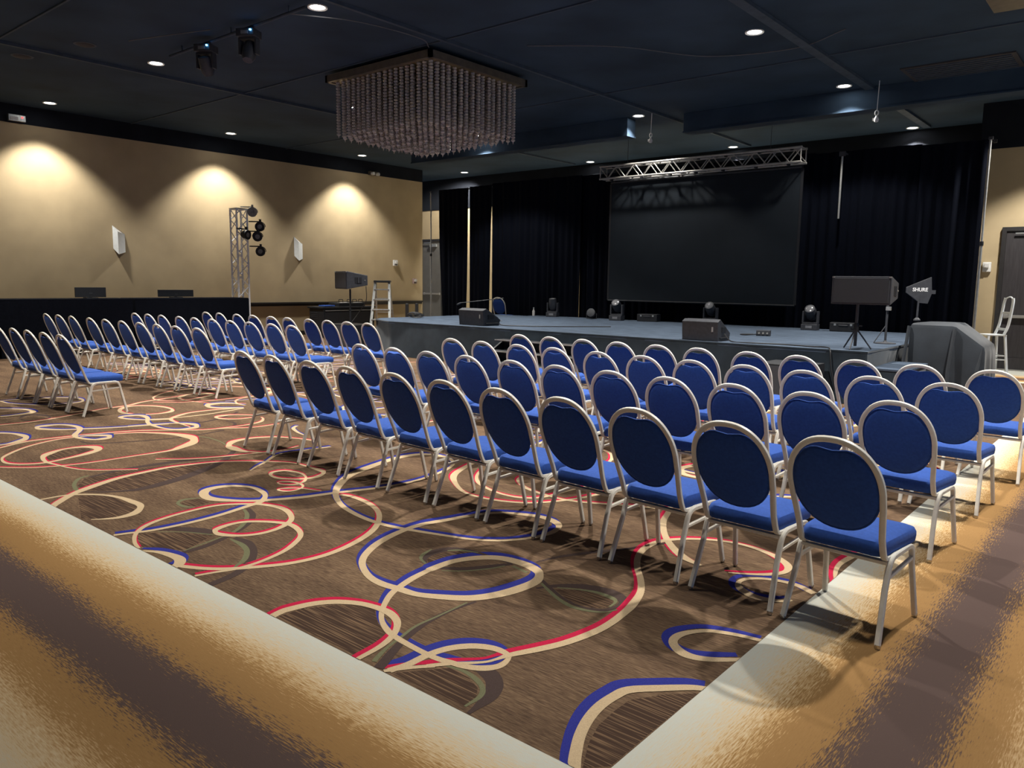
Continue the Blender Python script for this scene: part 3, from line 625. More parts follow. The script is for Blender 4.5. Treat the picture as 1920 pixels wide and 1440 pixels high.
    R['cbf'] = MB().sweep([(-0.207, 0.16, 0.385), (0.207, 0.16, 0.385)], SQ).mesh('cross_bar', 'frame', True)
    return R
CM = chair_meshes()
def chair_proto(first):
    t = thing('banquet_chair', first, 'chair')
    link('seat', CM['seat'], t)
    b = link('backrest', CM['backrest'], t); link('piping', CM['piping'], b)
    link('back_frame', CM['back_frame'], t)
    for s in 'RL':
        link('side_rail', CM['rail' + s], t); link('stretcher', CM['str' + s], t)
        a = link('leg', CM['rleg' + s], t); link('foot_glide', CM['rgl' + s], a)
        a = link('leg', CM['fleg' + s], t); link('foot_glide', CM['fgl' + s], a)
    link('cross_bar', CM['cbr'], t); link('cross_bar', CM['cbf'], t)
    return t
# where the crown of each chair's back stands, row by row
ROWS = {
'R1': [(-6.64, 3.92), (-6.1, 3.89), (-5.48, 3.85), (-4.92, 3.81), (-4.34, 3.78), (-3.79, 3.75), (-3.25, 3.71), (-2.72, 3.68), (-2.19, 3.65), (-1.64, 3.61), (-1.12, 3.58)],
'R2': [(-6.56, 5.26), (-5.99, 5.23), (-5.46, 5.2), (-4.92, 5.18), (-4.35, 5.15), (-3.83, 5.12), (-3.3, 5.1), (-2.78, 5.07), (-2.26, 5.05), (-1.73, 5.02), (-1.21, 5.0)],
'R3': [(-6.53, 6.61), (-6.0, 6.57), (-5.43, 6.53), (-4.91, 6.5), (-4.33, 6.46), (-3.79, 6.42), (-3.27, 6.39), (-2.74, 6.35), (-2.22, 6.31), (-1.69, 6.28), (-1.17, 6.25)],
'R4': [(-6.47, 7.81), (-5.95, 7.79), (-5.42, 7.76), (-4.9, 7.73), (-4.37, 7.71), (-3.85, 7.68), (-3.27, 7.65), (-2.75, 7.63), (-2.19, 7.6), (-1.66, 7.58), (-1.08, 7.55)],
'L1': [(-12.02, 3.51), (-11.43, 3.51), (-10.91, 3.51), (-10.38, 3.51), (-9.86, 3.51)],
'L2': [(-15.54, 5.32), (-14.97, 5.32), (-14.39, 5.32), (-13.64, 5.32), (-13.04, 5.32), (-12.44, 5.32), (-11.84, 5.32), (-11.28, 5.32), (-10.72, 5.32), (-10.12, 5.32)],
'L3': [(-15.06, 6.69), (-14.52, 6.69), (-13.99, 6.69), (-13.33, 6.69), (-12.8, 6.69), (-12.21, 6.69), (-11.64, 6.69), (-11.07, 6.69), (-10.46, 6.69), (-9.93, 6.69)],
'L4': [(-14.83, 8.0), (-14.31, 8.0), (-13.67, 8.0), (-13.11, 8.0), (-12.51, 8.0), (-11.99, 8.0), (-11.35, 8.0), (-10.83, 8.0), (-10.3, 8.0), (-9.78, 8.0)]}
RNAME = {'1': 'row farthest from the stage', '2': 'second row from the back', '3': 'third row from the back', '4': 'row nearest the stage'}
proto = None
for key in ('R1', 'R2', 'R3', 'R4', 'L1', 'L2', 'L3', 'L4'):
    row = ROWS[key]; n = len(row)
    for i, (ax, ay) in enumerate(row):
        blk = 'right block' if key[0] == 'R' else 'left block'
        k = n - 1 - i
        lab = 'blue banquet chair, %s from right, %s, %s' % (ORD[k], RNAME[key[1]], blk)
        if proto is None: t = proto = chair_proto(lab)
        else: t = copy_tree(proto); t['label'] = lab
        t['group'] = 'blue banquet chairs in the ' + blk
        rz = math.radians((-3.4 if key[0] == 'R' else -0.5) + rnd.uniform(-1.2, 1.2))
        ox, oy = 0.0, -0.385                                   # crown of the back in chair coordinates
        t.location = (ax - (ox * math.cos(rz) - oy * math.sin(rz)), ay - (ox * math.sin(rz) + oy * math.cos(rz)), 0)
        t.rotation_euler = (0, 0, rz)
# ================================================================== stage
ZS = 0.76
stage = thing('stage', 'low black stage platform with grey carpet top and dark skirt', 'stage', (0, 0, 0))
SP = [(-14.5, 16.35), (-14.5, 12.3), (-14.1, 11.8), (-13.2, 11.42), (-3.16, 11.42), (-3.16, 16.85), (-13.3, 16.85), (-13.3, 16.35)]
MB().prism(SP, ZS - 0.05, ZS).build('deck', 'stage', stage)
# skirt: gathered cloth around the front and sides
def skirt_path(P, step=0.12):
    out = []
    for a, b in zip(P[:-1], P[1:]):
        L_ = math.hypot(b[0] - a[0], b[1] - a[1]); n = max(1, int(L_ / step))
        for i in range(n): out.append((a[0] + (b[0] - a[0]) * i / n, a[1] + (b[1] - a[1]) * i / n))
    out.append(P[-1]); return out
def cloth_wall(path, z0, z1, amp, freq, th=0.012, belly=0.0, rows=5):
    vs, fs = [], []; n = len(path)
    for side in (0, 1):
        for j in range(rows + 1):
            u = j / rows; z = z1 + (z0 - z1) * u
            for i, p in enumerate(path):
                a = path[max(0, i - 1)]; b = path[min(n - 1, i + 1)]
                tx, ty = b[0] - a[0], b[1] - a[1]; l = math.hypot(tx, ty) or 1
                nx, ny = ty / l, -tx / l
                o = amp * (0.25 + 0.75 * u) * math.sin(i * freq + 0.6 * math.sin(i * 0.37)) + belly * math.sin(PI * u) * math.sin(i * 0.21) - side * th
                vs.append((p[0] + nx * o, p[1] + ny * o, z))
    B = (rows + 1) * n
    for side in (0, 1):
        for j in range(rows):
            for i in range(n - 1):
                a = side * B + j * n + i; fs.append((a, a + 1, a + n + 1, a + n))
    for i in range(n - 1):
        fs.append((i, i + 1, B + i + 1, B + i)); a = rows * n + i; fs.append((a, a + 1, B + a + 1, B + a))
    for j in range(rows):
        a = j * n; fs.append((a, a + n, B + a + n, B + a)); a = j * n + n - 1; fs.append((a, a + n, B + a + n, B + a))
    return MB().add(vs, fs)
cloth_wall(skirt_path(SP[0:5] + [SP[5]], 0.1), 0.004, ZS - 0.02, 0.010, 0.55, belly=0.025).build('skirt', 'skirt', stage, True)
MB().sweep([(p[0], p[1], ZS - 0.012) for p in SP[1:6]], [(0.012, 0.012), (-0.012, 0.012), (-0.012, -0.012), (0.012, -0.012)]).build('edge_trim', 'skirt', stage)
for x in (-12.5, -9.0, -5.5):
    MB().box((x, 13.6, (ZS - 0.05) / 2), (0.08, 3.4, ZS - 0.05)).build('support_frame', 'black', stage)
st = thing('stage_steps', 'black three-tread steps against the front of the stage', 'steps', (-8.75, 11.36, 0))
for i, (z, y) in enumerate(((0.57, -0.12), (0.38, -0.37), (0.19, -0.62))):
    tr = MB().box((0, y, z - 0.015), (2.1, 0.26, 0.03)).build('tread', 'black', st, bevel=0.004)
    MB().box((0, y - 0.128, z - 0.008), (2.1, 0.012, 0.02)).build('nosing', 'alu_dim', tr)
    MB().box((0, y + 0.10, z - 0.11), (2.06, 0.02, 0.16)).build('riser', 'black', st)
for x in (-1.04, 1.04):
    MB().add([(x - 0.02, 0, 0), (x + 0.02, 0, 0), (x + 0.02, -0.74, 0), (x - 0.02, -0.74, 0), (x - 0.02, 0, 0.55), (x + 0.02, 0, 0.55), (x + 0.02, -0.74, 0.17), (x - 0.02, -0.74, 0.17)],
             [(0, 1, 2, 3), (4, 5, 6, 7), (0, 1, 5, 4), (1, 2, 6, 5), (2, 3, 7, 6), (3, 0, 4, 7)]).build('side_panel', 'black', st)
riser = MB().box((0, 0, 0.13), (1.6, 0.46, 0.26)).build('low_riser', 'skirt', loc=(-14.2, 16.62, 0))
tag(riser, 'low dark riser behind the stage corner', 'riser')
sc = copy_tree(proto); sc['label'] = 'blue banquet chair standing behind the left rear corner of the stage'
sc['group'] = 'blue banquet chairs by the curtain'
sc.location = (-14.42, 16.72, 0.26); sc.rotation_euler = (0, 0, math.radians(6)); sc.scale = (1, 0.8, 1)

# ================================================================== curtains, poles
def curtain(x0t, x1t, x0b, x1b, y, z0, z1, label, seed):
    n = max(10, int((x1t - x0t) / 0.035)); r = random.Random(seed); rows = 8
    ph = [r.uniform(0, 6) for _ in range(3)]
    vs, fs = [], []
    for side in (0, 1):
        for j in range(rows + 1):
            u = j / rows; z = z1 + (z0 - z1) * u
            for i in range(n + 1):
                s = i / n; x = (x0t + (x1t - x0t) * s) * (1 - u) + (x0b + (x1b - x0b) * s) * u
                o = 0.034 * math.sin(x * 31 + ph[0] + 0.5 * math.sin(x * 7 + ph[1])) * (0.55 + 0.45 * u) + 0.02 * math.sin(x * 11 + ph[2] + u)
                vs.append((x, y + o + side * 0.008, z))
    N = n + 1; B = (rows + 1) * N
    for side in (0, 1):
        for j in range(rows):
            for i in range(n):
                a = side * B + j * N + i; fs.append((a, a + 1, a + N + 1, a + N))
    for i in range(n):
        fs.append((i, i + 1, B + i + 1, B + i)); a = rows * N + i; fs.append((a, a + 1, B + a + 1, B + a))
    for j in range(rows):
        a = j * N; fs.append((a, a + N, B + a + N, B + a)); a = j * N + n; fs.append((a, a + N, B + a + N, B + a))
    o = MB().add(vs, fs).build('stage_curtain', 'curtain', None, True)
    return tag(o, label, 'curtain', 'black curtains behind the stage')
YC = 17.02
curtain(-17.36, -16.10, -17.16, -16.22, YC, 0.01, 4.40, 'narrow black curtain panel at far left beside the alcove door', 1)
curtain(-16.05, -15.20, -16.03, -15.26, YC + 0.02, 0.01, 4.42, 'slim black curtain panel between the two light gaps', 2)
curtain(-15.16, -12.04, -15.14, -12.04, YC, 0.01, 4.45, 'wide black curtain panel just right of the light gaps', 3)
curtain(-12.16, -9.10, -12.16, -9.10, YC + 0.13, 0.01, 4.45, 'black curtain panel behind the left half of the screen', 4)
curtain(-9.20, -6.04, -9.20, -6.04, YC - 0.01, 0.01, 4.45, 'black curtain panel behind the right half of the screen', 5)
curtain(-6.16, -4.01, -6.16, -4.0, YC + 0.13, 0.01, 4.45, 'black curtain panel right of the screen', 6)
curtain(-3.98, -2.86, -3.97, -2.86, YC, 0.01, 4.40, 'black curtain panel at far right above the covered console', 7)
def drape_pole(x, y, h, label, m='pole', z0=0.0):
    r = thing('drape_pole', label, 'pole', (x, y, z0), 0, 'curtain uprights')
    MB().box((0, 0, 0.006), (0.4, 0.4, 0.012)).build('base_plate', 'dark', r)
    MB().tube([(0, 0, 0.01), (0, 0, h * 0.58)], 0.024, 10).build('lower_tube', m, r, True)
    MB().tube([(0, 0, h * 0.56), (0, 0, h)], 0.019, 10).build('upper_tube', m, r, True)
    MB().lathe([(0.032, -0.04), (0.036, 0), (0.032, 0.04)], 10, Matrix.Translation((0, 0, h * 0.57))).build('lock_collar', 'black', r, True)
    MB().box((0, 0, h + 0.02), (0.07, 0.04, 0.05)).build('hook_head', 'dark', r)
    return r
drape_pole(-17.44, 16.78, 4.3, 'silver telescopic pole at the left end of the black curtains')
drape_pole(-2.78, 16.72, 4.35, 'silver telescopic pole at the right end of the black curtains')
drape_pole(-5.40, 17.42, 4.40, 'dark upright pole behind the curtain right of the screen', 'dark')
drape_pole(-15.18, 17.40, 4.42, 'dark upright pole behind the gap in the curtains', 'dark')
up = thing('pole_section', 'short grey pole section hanging in front of the right curtain', 'pole', (-5.42, 16.84, 3.05))
MB().tube([(0, 0, 0), (0, 0, 1.25)], 0.021, 10).build('tube', 'pole', up, True)
MB().box((0, 0, 1.30), (0.12, 0.05, 0.09)).build('clamp_head', 'dark', up)
MB().box((0, 0.18, 1.33), (0.03, 0.38, 0.03)).build('hook', 'dark', up)
cb = thing('curtain_rail', 'dark horizontal drape pipe along the top of the curtains', 'pipe', (-10.1, 17.27, 4.40))
MB().tube([(-7.3, 0, 0), (7.3, 0, 0)], 0.02, 8).build('pipe', 'dark', cb, True)
for x in (-7.3, -5.08, -2, 1, 4.7, 7.3): MB().box((x, 0.02, 0), (0.06, 0.07, 0.06)).build('pipe_clamp', 'black', cb)

# ================================================================== truss, screen
def lattice(name, label, cat, L_, w, loc, rot, nseg, r=0.024, br=0.0125, m='alu', group=None):
    t = thing(name, label, cat, loc); t.rotation_euler = rot
    h = w / 2
    cs = [(-h, -h), (h, -h), (h, h), (-h, h)]
    chord = MB().tube([(0, 0, 0), (0, 0, L_)], r, 8).mesh('chord', m, True)
    for x, y in cs: link('chord', chord, t, (x, y, 0))
    seg = L_ / nseg
    up_ = MB().tube([(0, 0, 0), (w, 0, seg)], br, 5).mesh('brace', m, True)
    dn_ = MB().tube([(w, 0, 0), (0, 0, seg)], br, 5).mesh('brace', m, True)
    for k in range(4):
        a = cs[k]; ang = k * PI / 2
        for i in range(nseg):
            link('brace', up_ if i % 2 == 0 else dn_, t, (a[0], a[1], i * seg), (0, 0, ang))
    ring = MB()
    for z in (0.02, L_ - 0.02):
        for k in range(4):
            a, b = cs[k], cs[(k + 1) % 4]; ring.tube([(a[0], a[1], z), (b[0], b[1], z)], br, 5)
    ring.build('end_frame', m, t, True)
    return t
tr = lattice('lighting_truss', 'silver box truss hanging above the projection screen', 'truss', 4.92, 0.29, (-10.94, 16.35, 4.32), (0, PI / 2, 0), 20)
for i, x in enumerate((0.25, 1.1, 1.85, 2.5, 3.15, 3.9, 4.6)):
    MB().box((0.16, 0, x), (0.05, 0.08, 0.05)).box((-0.15, 0, x + 0.05), (0.07, 0.06, 0.05)).build('truss_clamp', 'black', tr)
for x in (0.7, 4.2):
    MB().tube([(-0.145, 0, x), (-1.08, 0, x)], 0.006, 5).build('hang_wire', 'dark', tr)
scr = thing('projection_screen', 'large dark grey projection screen under the silver truss', 'screen', (-8.49, 16.60, 1.25))
MB().box((0, 0, 1.42), (4.68, 0.02, 2.84)).build('screen_fabric', 'screen', scr)
MB().tube([(-2.36, 0, 2.88), (2.36, 0, 2.88)], 0.04, 8).build('top_tube', 'black', scr, True)
MB().tube([(-2.36, 0, -0.01), (2.36, 0, -0.01)], 0.022, 8).build('bottom_bar', 'black', scr, True)
for x in (-1.7, 1.7): MB().tube([(x, 0, 2.9), (x, -0.10, 2.93)], 0.01, 5).build('hanger', 'black', scr)
for x in (-2.36, 2.36): MB().box((x, 0, 1.42), (0.05, 0.03, 2.84)).build('side_border', 'black', scr)

# ================================================================== chandelier
ch = thing('chandelier', 'square crystal-strand chandelier on a brown frame', 'chandelier', (0, 0, 0))
cx0, cx1, cy0, cy1 = -12.08, -9.40, 9.03, 11.42
zf = 5.2
fr = MB()
for a, b in (((cx0, cy0), (cx1, cy0)), ((cx1, cy0), (cx1, cy1)), ((cx1, cy1), (cx0, cy1)), ((cx0, cy1), (cx0, cy0))):
    mx, my = (a[0] + b[0]) / 2, (a[1] + b[1]) / 2
    fr.box((mx, my, zf + 0.06), (abs(a[0] - b[0]) + 0.06, abs(a[1] - b[1]) + 0.06, 0.12))
fr.build('frame', 'chand', ch)
MB().box(((cx0 + cx1) / 2, (cy0 + cy1) / 2, zf + 0.03), (cx1 - cx0 - 0.05, cy1 - cy0 - 0.05, 0.02)).build('ceiling_plate', 'brass', ch)
for x in (cx0 + 0.5, cx1 - 0.5):
    for y in (cy0 + 0.5, cy1 - 0.5): MB().tube([(x, y, zf + 0.1), (x, y, CEIL - 0.001)], 0.012, 6).build('hanger_rod', 'chand', ch)
beads = []
def strand_mesh(nb):
    prof = []; mb = MB(); L_ = nb * 0.05
    for i in range(nb):
        z = -i * 0.05
        prof += [(0.016, z), (0.040, z - 0.012), (0.040, z - 0.036), (0.016, z - 0.048)]
    prof += [(0.012, -L_), (0.0, -L_ - 0.05)]
    return mb.lathe(prof, 6).mesh('crystal_strand', 'crystal', True)
SM_ = {nb: strand_mesh(nb) for nb in range(19, 28)}
NX, NY = 18, 16
for i in range(NX):
    for j in range(NY):
        u, v = i / (NX - 1), j / (NY - 1)
        x = cx0 + 0.14 + (cx1 - cx0 - 0.28) * u; y = cy0 + 0.14 + (cy1 - cy0 - 0.28) * v
        d = max(abs(u - .5), abs(v - .5)) * 2
        nb = int(round(19.5 + 6.5 * (1 - d) + rnd.uniform(-0.4, 0.4)))
        nb = max(19, min(27, nb))
        link('crystal_strand', SM_[nb], ch, (x + rnd.uniform(-.01, .01), y + rnd.uniform(-.01, .01), zf + 0.02), (0, 0, rnd.uniform(0, PI)))

# ================================================================== downlights
def downlight_parts():
    return {'ring': MB().lathe([(0.105, -0.006), (0.135, -0.014), (0.14, -0.001), (0.105, -0.001)], 24, None, False).mesh('trim_ring', 'white', True),
            'lens': MB().lathe([(0.104, -0.004), (0.0, -0.004)], 24).mesh('lens', 'lamp', True)}
DL = downlight_parts()
def downlight(x, y, label, power=1.0, ang=104, blend=0.35, z=CEIL, tilt=None):
    t = thing('downlight', label, 'downlight', (x, y, z), 0, 'recessed ceiling downlights')
    link('trim_ring', DL['ring'], t); link('lens', DL['lens'], t)
    ld = bpy.data.lights.new('downlight_lamp', 'SPOT')
    ld.energy = LAMP_W * power; ld.color = LAMP_RGB
    ld.spot_size = math.radians(ang); ld.spot_blend = blend; ld.shadow_soft_size = 0.09
    lo = bpy.data.objects.new('downlight_lamp', ld); COL.objects.link(lo)
    lo.parent = t; lo.location = (0, 0, -0.03)
    if tilt: lo.rotation_euler = Vector(tilt).to_track_quat('-Z', 'Y').to_euler()
    return t
WP, WA, WB = 0.55, 101, 0.5
downlight(-19.12, 6.90, 'lit downlight by the left wall above the first wall scallop', WP, WA, WB)
downlight(-19.12, 11.20, 'lit downlight by the left wall above the truss tower', WP, WA, WB)
downlight(-19.12, 15.52, 'lit downlight by the left wall just left of the chandelier bottom', WP, WA, WB)
downlight(-19.08, 19.95, 'small lit downlight above the left curtains', 0.9, WA, WB, tilt=(-0.5, 0.35, -0.79))
downlight(-19.12, 2.6, 'downlight by the left wall beyond the left picture edge', WP, WA, WB)
for x, y, p, lab in [(-14.08, 6.85, 1, 'lit ceiling downlight left of the moving head fixtures'), (-9.43, 6.9, 1, 'large lit ceiling downlight at top left of the chandelier'),
                     (-5.12, 11.58, 1, 'large lit ceiling downlight at top right of the picture'), (-5.08, 15.61, 0.25, 'lit ceiling downlight in front of the right bulkhead'),
                     (-5.05, 20.55, 1, 'small lit ceiling downlight above the right curtains'), (-14.2, 20.5, 1.2, 'small lit ceiling downlight left of the silver truss'),
                     (-9.53, 15.6, 0.25, 'lit ceiling downlight in the gap between the bulkheads'), (-9.53, 20.55, 1, 'small lit ceiling downlight above the silver truss'),
                     (-14.08, 11.2, 1, 'ceiling downlight hidden behind the left of the chandelier'), (-14.1, 15.2, 0.3, 'ceiling downlight hidden behind the right of the chandelier'),
                     (-5.12, 6.9, 1, 'ceiling downlight over the right chair block, above the picture'), (-0.7, 6.9, 0.85, 'ceiling downlight over the right aisle near the camera'),
                     (-0.7, 11.3, 1, 'ceiling downlight over the right aisle by the stage'), (-1.6, 16.9, 0.9, 'unseen ceiling downlight moved to brighten the wall by the door'),  # lamp by the door sits off the grid, out of view, to brighten that wall
                     (-5.12, 3.1, 0.30, 'ceiling downlight behind the right chair block'), (-9.43, 3.0, 0.4, 'ceiling downlight over the central aisle near the camera'),
                     (-14.08, 3.0, 0.3, 'ceiling downlight behind the left chair block'), (-0.7, 3.1, 0.22, 'ceiling downlight just beside the camera'),
                     (-10.9, 12.2, 0.7, 'extra ceiling downlight added for fill, hidden behind the chandelier strands')]:  # last one is an added fill lamp, kept out of sight by the strands
    downlight(x, y, lab, p)

# ------------------------------------------------------------------ fixtures under the ceiling
pipe = thing('lighting_pipe', 'dark lighting pipe hung under the ceiling with two fixtures', 'pipe', (-11.2, 6.62, 5.30))
MB().tube([(-1.9, 0, 0), (1.9, 0, 0)], 0.024, 8).build('pipe', 'ceil_metal', pipe, True)
for x in (-1.5, 0, 1.5): MB().tube([(x, 0, 0), (x, 0, 0.099)], 0.012, 6).build('hanger', 'ceil_metal', pipe)
def moving_head(label, loc, rz=0.0, up=True, tilt=0.0, s=1.0, led=False, group='moving head lights on the stage floor', m='black'):
    t = thing('moving_head_light', label, 'stage light', loc, rz, group)
    sg = 1 if up else -1
    MB().box((0, 0, sg * 0.06 * s), (0.30 * s, 0.26 * s, 0.12 * s)).build('base', m, t, bevel=0.015 * s)
    MB().box((0, -0.132 * s, sg * 0.065 * s), (0.12 * s, 0.006, 0.05 * s)).build('display', 'lens', t)
    yk = MB()
    for x in (-1, 1): yk.box((x * 0.135 * s, 0, sg * 0.25 * s), (0.035 * s, 0.12 * s, 0.24 * s))
    yk.box((0, 0, sg * 0.135 * s), (0.29 * s, 0.13 * s, 0.035 * s))
    yk.build('yoke', m, t, bevel=0.008 * s)
    m4 = Matrix.Translation((0, 0, sg * 0.33 * s)) @ Matrix.Rotation(tilt, 4, 'X')
    hd = MB().lathe([(0, -0.15 * s), (0.075 * s, -0.145 * s), (0.105 * s, -0.08 * s), (0.108 * s, 0.06 * s), (0.095 * s, 0.15 * s), (0.082 * s, 0.152 * s)], 16, m4).build('head', m, t, True)
    MB().lathe([(0.08 * s, 0.148 * s), (0.05 * s, 0.16 * s), (0, 0.165 * s)], 16, m4).build('lens', 'lens', hd, True)
    if led: MB().lathe([(0, 0), (0.016, 0.006), (0.016, 0.02), (0, 0.026)], 8, Matrix.Translation((0.10, -0.137, sg * 0.05))).build('status_led', 'blueled', t)
    return t
moving_head('moving head light with blue dot hanging left of the other', (-11.95, 6.62, 5.27), 0.5, False, 0.5, 0.95, True, 'moving head lights under the ceiling', 'dark')
moving_head('moving head light with blue dot hanging nearer the chandelier', (-10.72, 6.62, 5.27), 0.5, False, -0.4, 0.95, True, 'moving head lights under the ceiling', 'dark')
for i, (P, lab, m) in enumerate([([(-9.9, 6.7, 5.36), (-9.3, 7.5, 5.33), (-9.2, 8.6, 5.35), (-9.4, 9.0, 5.34)], 'thin grey cable sagging under the ceiling left of the chandelier', 'cable_grey'),
                                 ([(-13.0, 5.9, 5.36), (-12.2, 6.1, 5.34), (-11.4, 6.4, 5.35)], 'thin grey cable along the lighting pipe', 'cable_grey'),
                                 ([(-8.2, 10.0, 5.38), (-7.0, 10.8, 5.34), (-6.2, 12.2, 5.37), (-4.9, 12.6, 5.36), (-4.0, 12.2, 5.38)], 'thin grey cable across the ceiling right of the chandelier', 'cable_grey')]):
    tag(MB().tube(spline(P, 8), 0.008, 5).build('ceiling_cable', m, None, True), lab, 'cable')
def rig_hook(x, y, z, label):
    t = thing('rigging_hook', label, 'rigging hook', (x, y, z), 0, 'white rigging hooks on chains')
    MB().tube([(0, 0, 0.22), (0.01, 0, CEIL - z - 0.001)], 0.008, 5).build('cable', 'white', t)
    MB().tube([(0.03 * math.cos(a), 0, 0.17 + 0.045 * math.sin(a)) for a in [2 * PI * k / 10 for k in range(10)]], 0.011, 6, True).build('shackle', 'white', t, True)
    MB().lathe([(0, 0), (0.035, 0.01), (0.045, 0.05), (0.03, 0.09), (0.012, 0.12), (0, 0.12)], 10).build('clamp_body', 'white', t, True)
    MB().box((-0.04, 0, 0.06), (0.05, 0.03, 0.05)).build('latch', 'white', t)
rig_hook(-9.05, 15.35, 4.72, 'white rigging hook hanging in the gap between bulkheads')
rig_hook(-4.46, 15.6, 4.66, 'white rigging hook hanging below the right bulkhead')
pn = thing('ceiling_panel', 'pale square panel hanging at the top right picture edge', 'panel', (-2.11, 12.12, 5.2))
MB().add([(0, 0, 0), (0.75, 0.05, 0), (0.75, -0.75, 0), (0.0, -0.75, 0), (0, 0, 0.05), (0.75, 0.05, 0.05), (0.75, -0.75, 0.05), (0.0, -0.75, 0.05)],
         [(0, 1, 2, 3), (4, 5, 6, 7), (0, 1, 5, 4), (1, 2, 6, 5), (2, 3, 7, 6), (3, 0, 4, 7)]).build('panel_board', 'chand', pn)
for x, y in ((0.15, -0.15), (0.6, -0.6)): MB().tube([(x, y, 0.04), (x, y, 0.199)], 0.008, 5).build('hanger', 'chand', pn)
vent = thing('air_vent', 'wide grey air return grille in the ceiling at right', 'vent', (-3.1, 15.4, CEIL))
MB().box((0, 0.15, -0.012), (1.7, 1.2, 0.022)).build('vent_frame', 'soffit', vent)
for k in range(9): MB().box((0, -0.35 + k * 0.125, -0.03), (1.56, 0.03, 0.014)).build('slat', 'ceil_metal', vent)
tag(MB().box((0, 0, -0.012), (0.24, 0.12, 0.024)).build('ceiling_label_plate', 'paper', None, loc=(-3.82, 17.3, CEIL - 0.001)), 'small cream plate on the ceiling behind the vent', 'plate')
for x, y, lab in ((-15.5, 5.2, 'round dark ceiling speaker at the upper left'), (-13.9, 5.6, 'small dark smoke detector left of the lighting pipe')):
    t = thing('ceiling_speaker', lab, 'ceiling speaker', (x, y, CEIL))
    MB().lathe([(0, -0.03), (0.10, -0.028), (0.14, -0.012), (0.15, -0.001)], 20).build('grille', 'soffit', t, True)
    MB().lathe([(0.14, -0.012), (0.17, -0.010), (0.175, -0.001)], 20).build('rim', 'ceil_metal', t, True)

# ================================================================== left side: tables, monitors, truss tower
def skirted_table(y0, y1, label):
    t = thing('skirted_table', label, 'table', (-18.0, (y0 + y1) / 2, 0), 0, 'black draped tables along the left wall')
    h = (y1 - y0) / 2
    MB().box((0, 0, 1.16), (0.78, y1 - y0 - 0.02, 0.04)).build('table_top', 'drape', t, bevel=0.01)
    per = skirt_path([(-0.38, h), (0.39, h), (0.39, -h), (-0.38, -h)], 0.05)
    path = [(x, y) for x, y in reversed(per)]
    cloth_wall(path, 0.005, 1.165, 0.012, 1.1).build('table_skirt', 'drape', t, True)
    for sx in (-0.3, 0.3):
        for sy in (-h + 0.2, h - 0.2): MB().tube([(sx, sy, 0), (sx, sy, 1.14)], 0.015, 6).build('leg', 'dark', t)
skirted_table(2.6, 5.16, 'tall black draped table at the left picture edge')
skirted_table(5.20, 7.80, 'tall black draped table carrying the first monitor')
skirted_table(7.86, 10.66, 'tall black draped table beside the truss tower')
def monitor(y, w, h, label):
    t = thing('monitor', label, 'monitor', (-18.12, y, 1.182), 0, 'monitors seen from behind')
    MB().box((0, 0, h / 2 + 0.02), (0.04, w, h)).build('screen_back', 'black', t, bevel=0.006)
    MB().box((0.0, 0, 0.008), (0.2, 0.24, 0.016)).build('stand_base', 'black', t)
    MB().box((-0.01, 0, 0.04), (0.03, 0.06, 0.06)).build('stand_neck', 'black', t)
    MB().box((0.022, 0, h * 0.5), (0.006, 0.07, 0.02)).build('logo_badge', 'dark', t)
monitor(7.13, 0.64, 0.215, 'taller black monitor back on the draped table')
monitor(9.05, 0.86, 0.165, 'wider low black monitor back left of the truss tower')
tw = lattice('truss_tower', 'silver vertical box truss tower in front of the tan wall', 'truss', 3.42, 0.30, (-18.75, 11.13, 0.03), (0, 0, 0), 12, 0.026, 0.014, 'tower')
MB().box((0, 0, -0.015), (0.75, 0.75, 0.03)).build('base_plate', 'alu', tw)
MB().box((0, 0, 3.425), (0.34, 0.34, 0.012)).build('top_plate', 'alu', tw)
def par_can(loc, rz, tilt, label, m='black', side=1):
    t = thing('par_light', label, 'stage light', loc, rz, 'par lights on the truss tower')
    m4 = Matrix.Rotation(tilt, 4, 'X') @ Matrix.Rotation(PI / 2, 4, 'X')
    b = MB().lathe([(0, -0.13), (0.07, -0.125), (0.10, -0.07), (0.105, 0.02), (0.125, 0.03), (0.125, 0.06), (0.112, 0.06)], 16, m4).build('can_body', m, t, True)
    MB().lathe([(0.112, 0.052), (0.06, 0.06), (0, 0.062)], 16, m4).build('lens', 'lens', b, True)
    MB().tube([(0.13, 0, 0)] + [(0.135 * math.cos(a), 0, 0.135 * math.sin(a)) for a in [PI * k / 10 for k in range(1, 10)]] + [(-0.13, 0, 0)], 0.010, 5).build('yoke', m, t)
    MB().box((0, 0, 0.165), (0.05, 0.05, 0.07)).build('clamp', m, t)
    MB().box((-0.15 * side, 0.03, 0.14), (0.3, 0.03, 0.03)).build('bracket_arm', m, t)
par_can((-18.48, 11.37, 3.36), 0.9, -0.2, 'silver par light at the top of the truss tower', 'alu')
par_can((-18.44, 11.56, 3.00), 0.75, -0.1, 'black par light second from top, right of the tower')
par_can((-18.45, 11.15, 2.78), 1.9, 0.1, 'black par light on the tower turned away to the left')
par_can((-18.38, 11.44, 2.74), 0.9, 0.0, 'black par light in the middle of the tower cluster')
par_can((-18.44, 11.56, 2.36), 0.75, -0.1, 'black par light lowest on the truss tower')

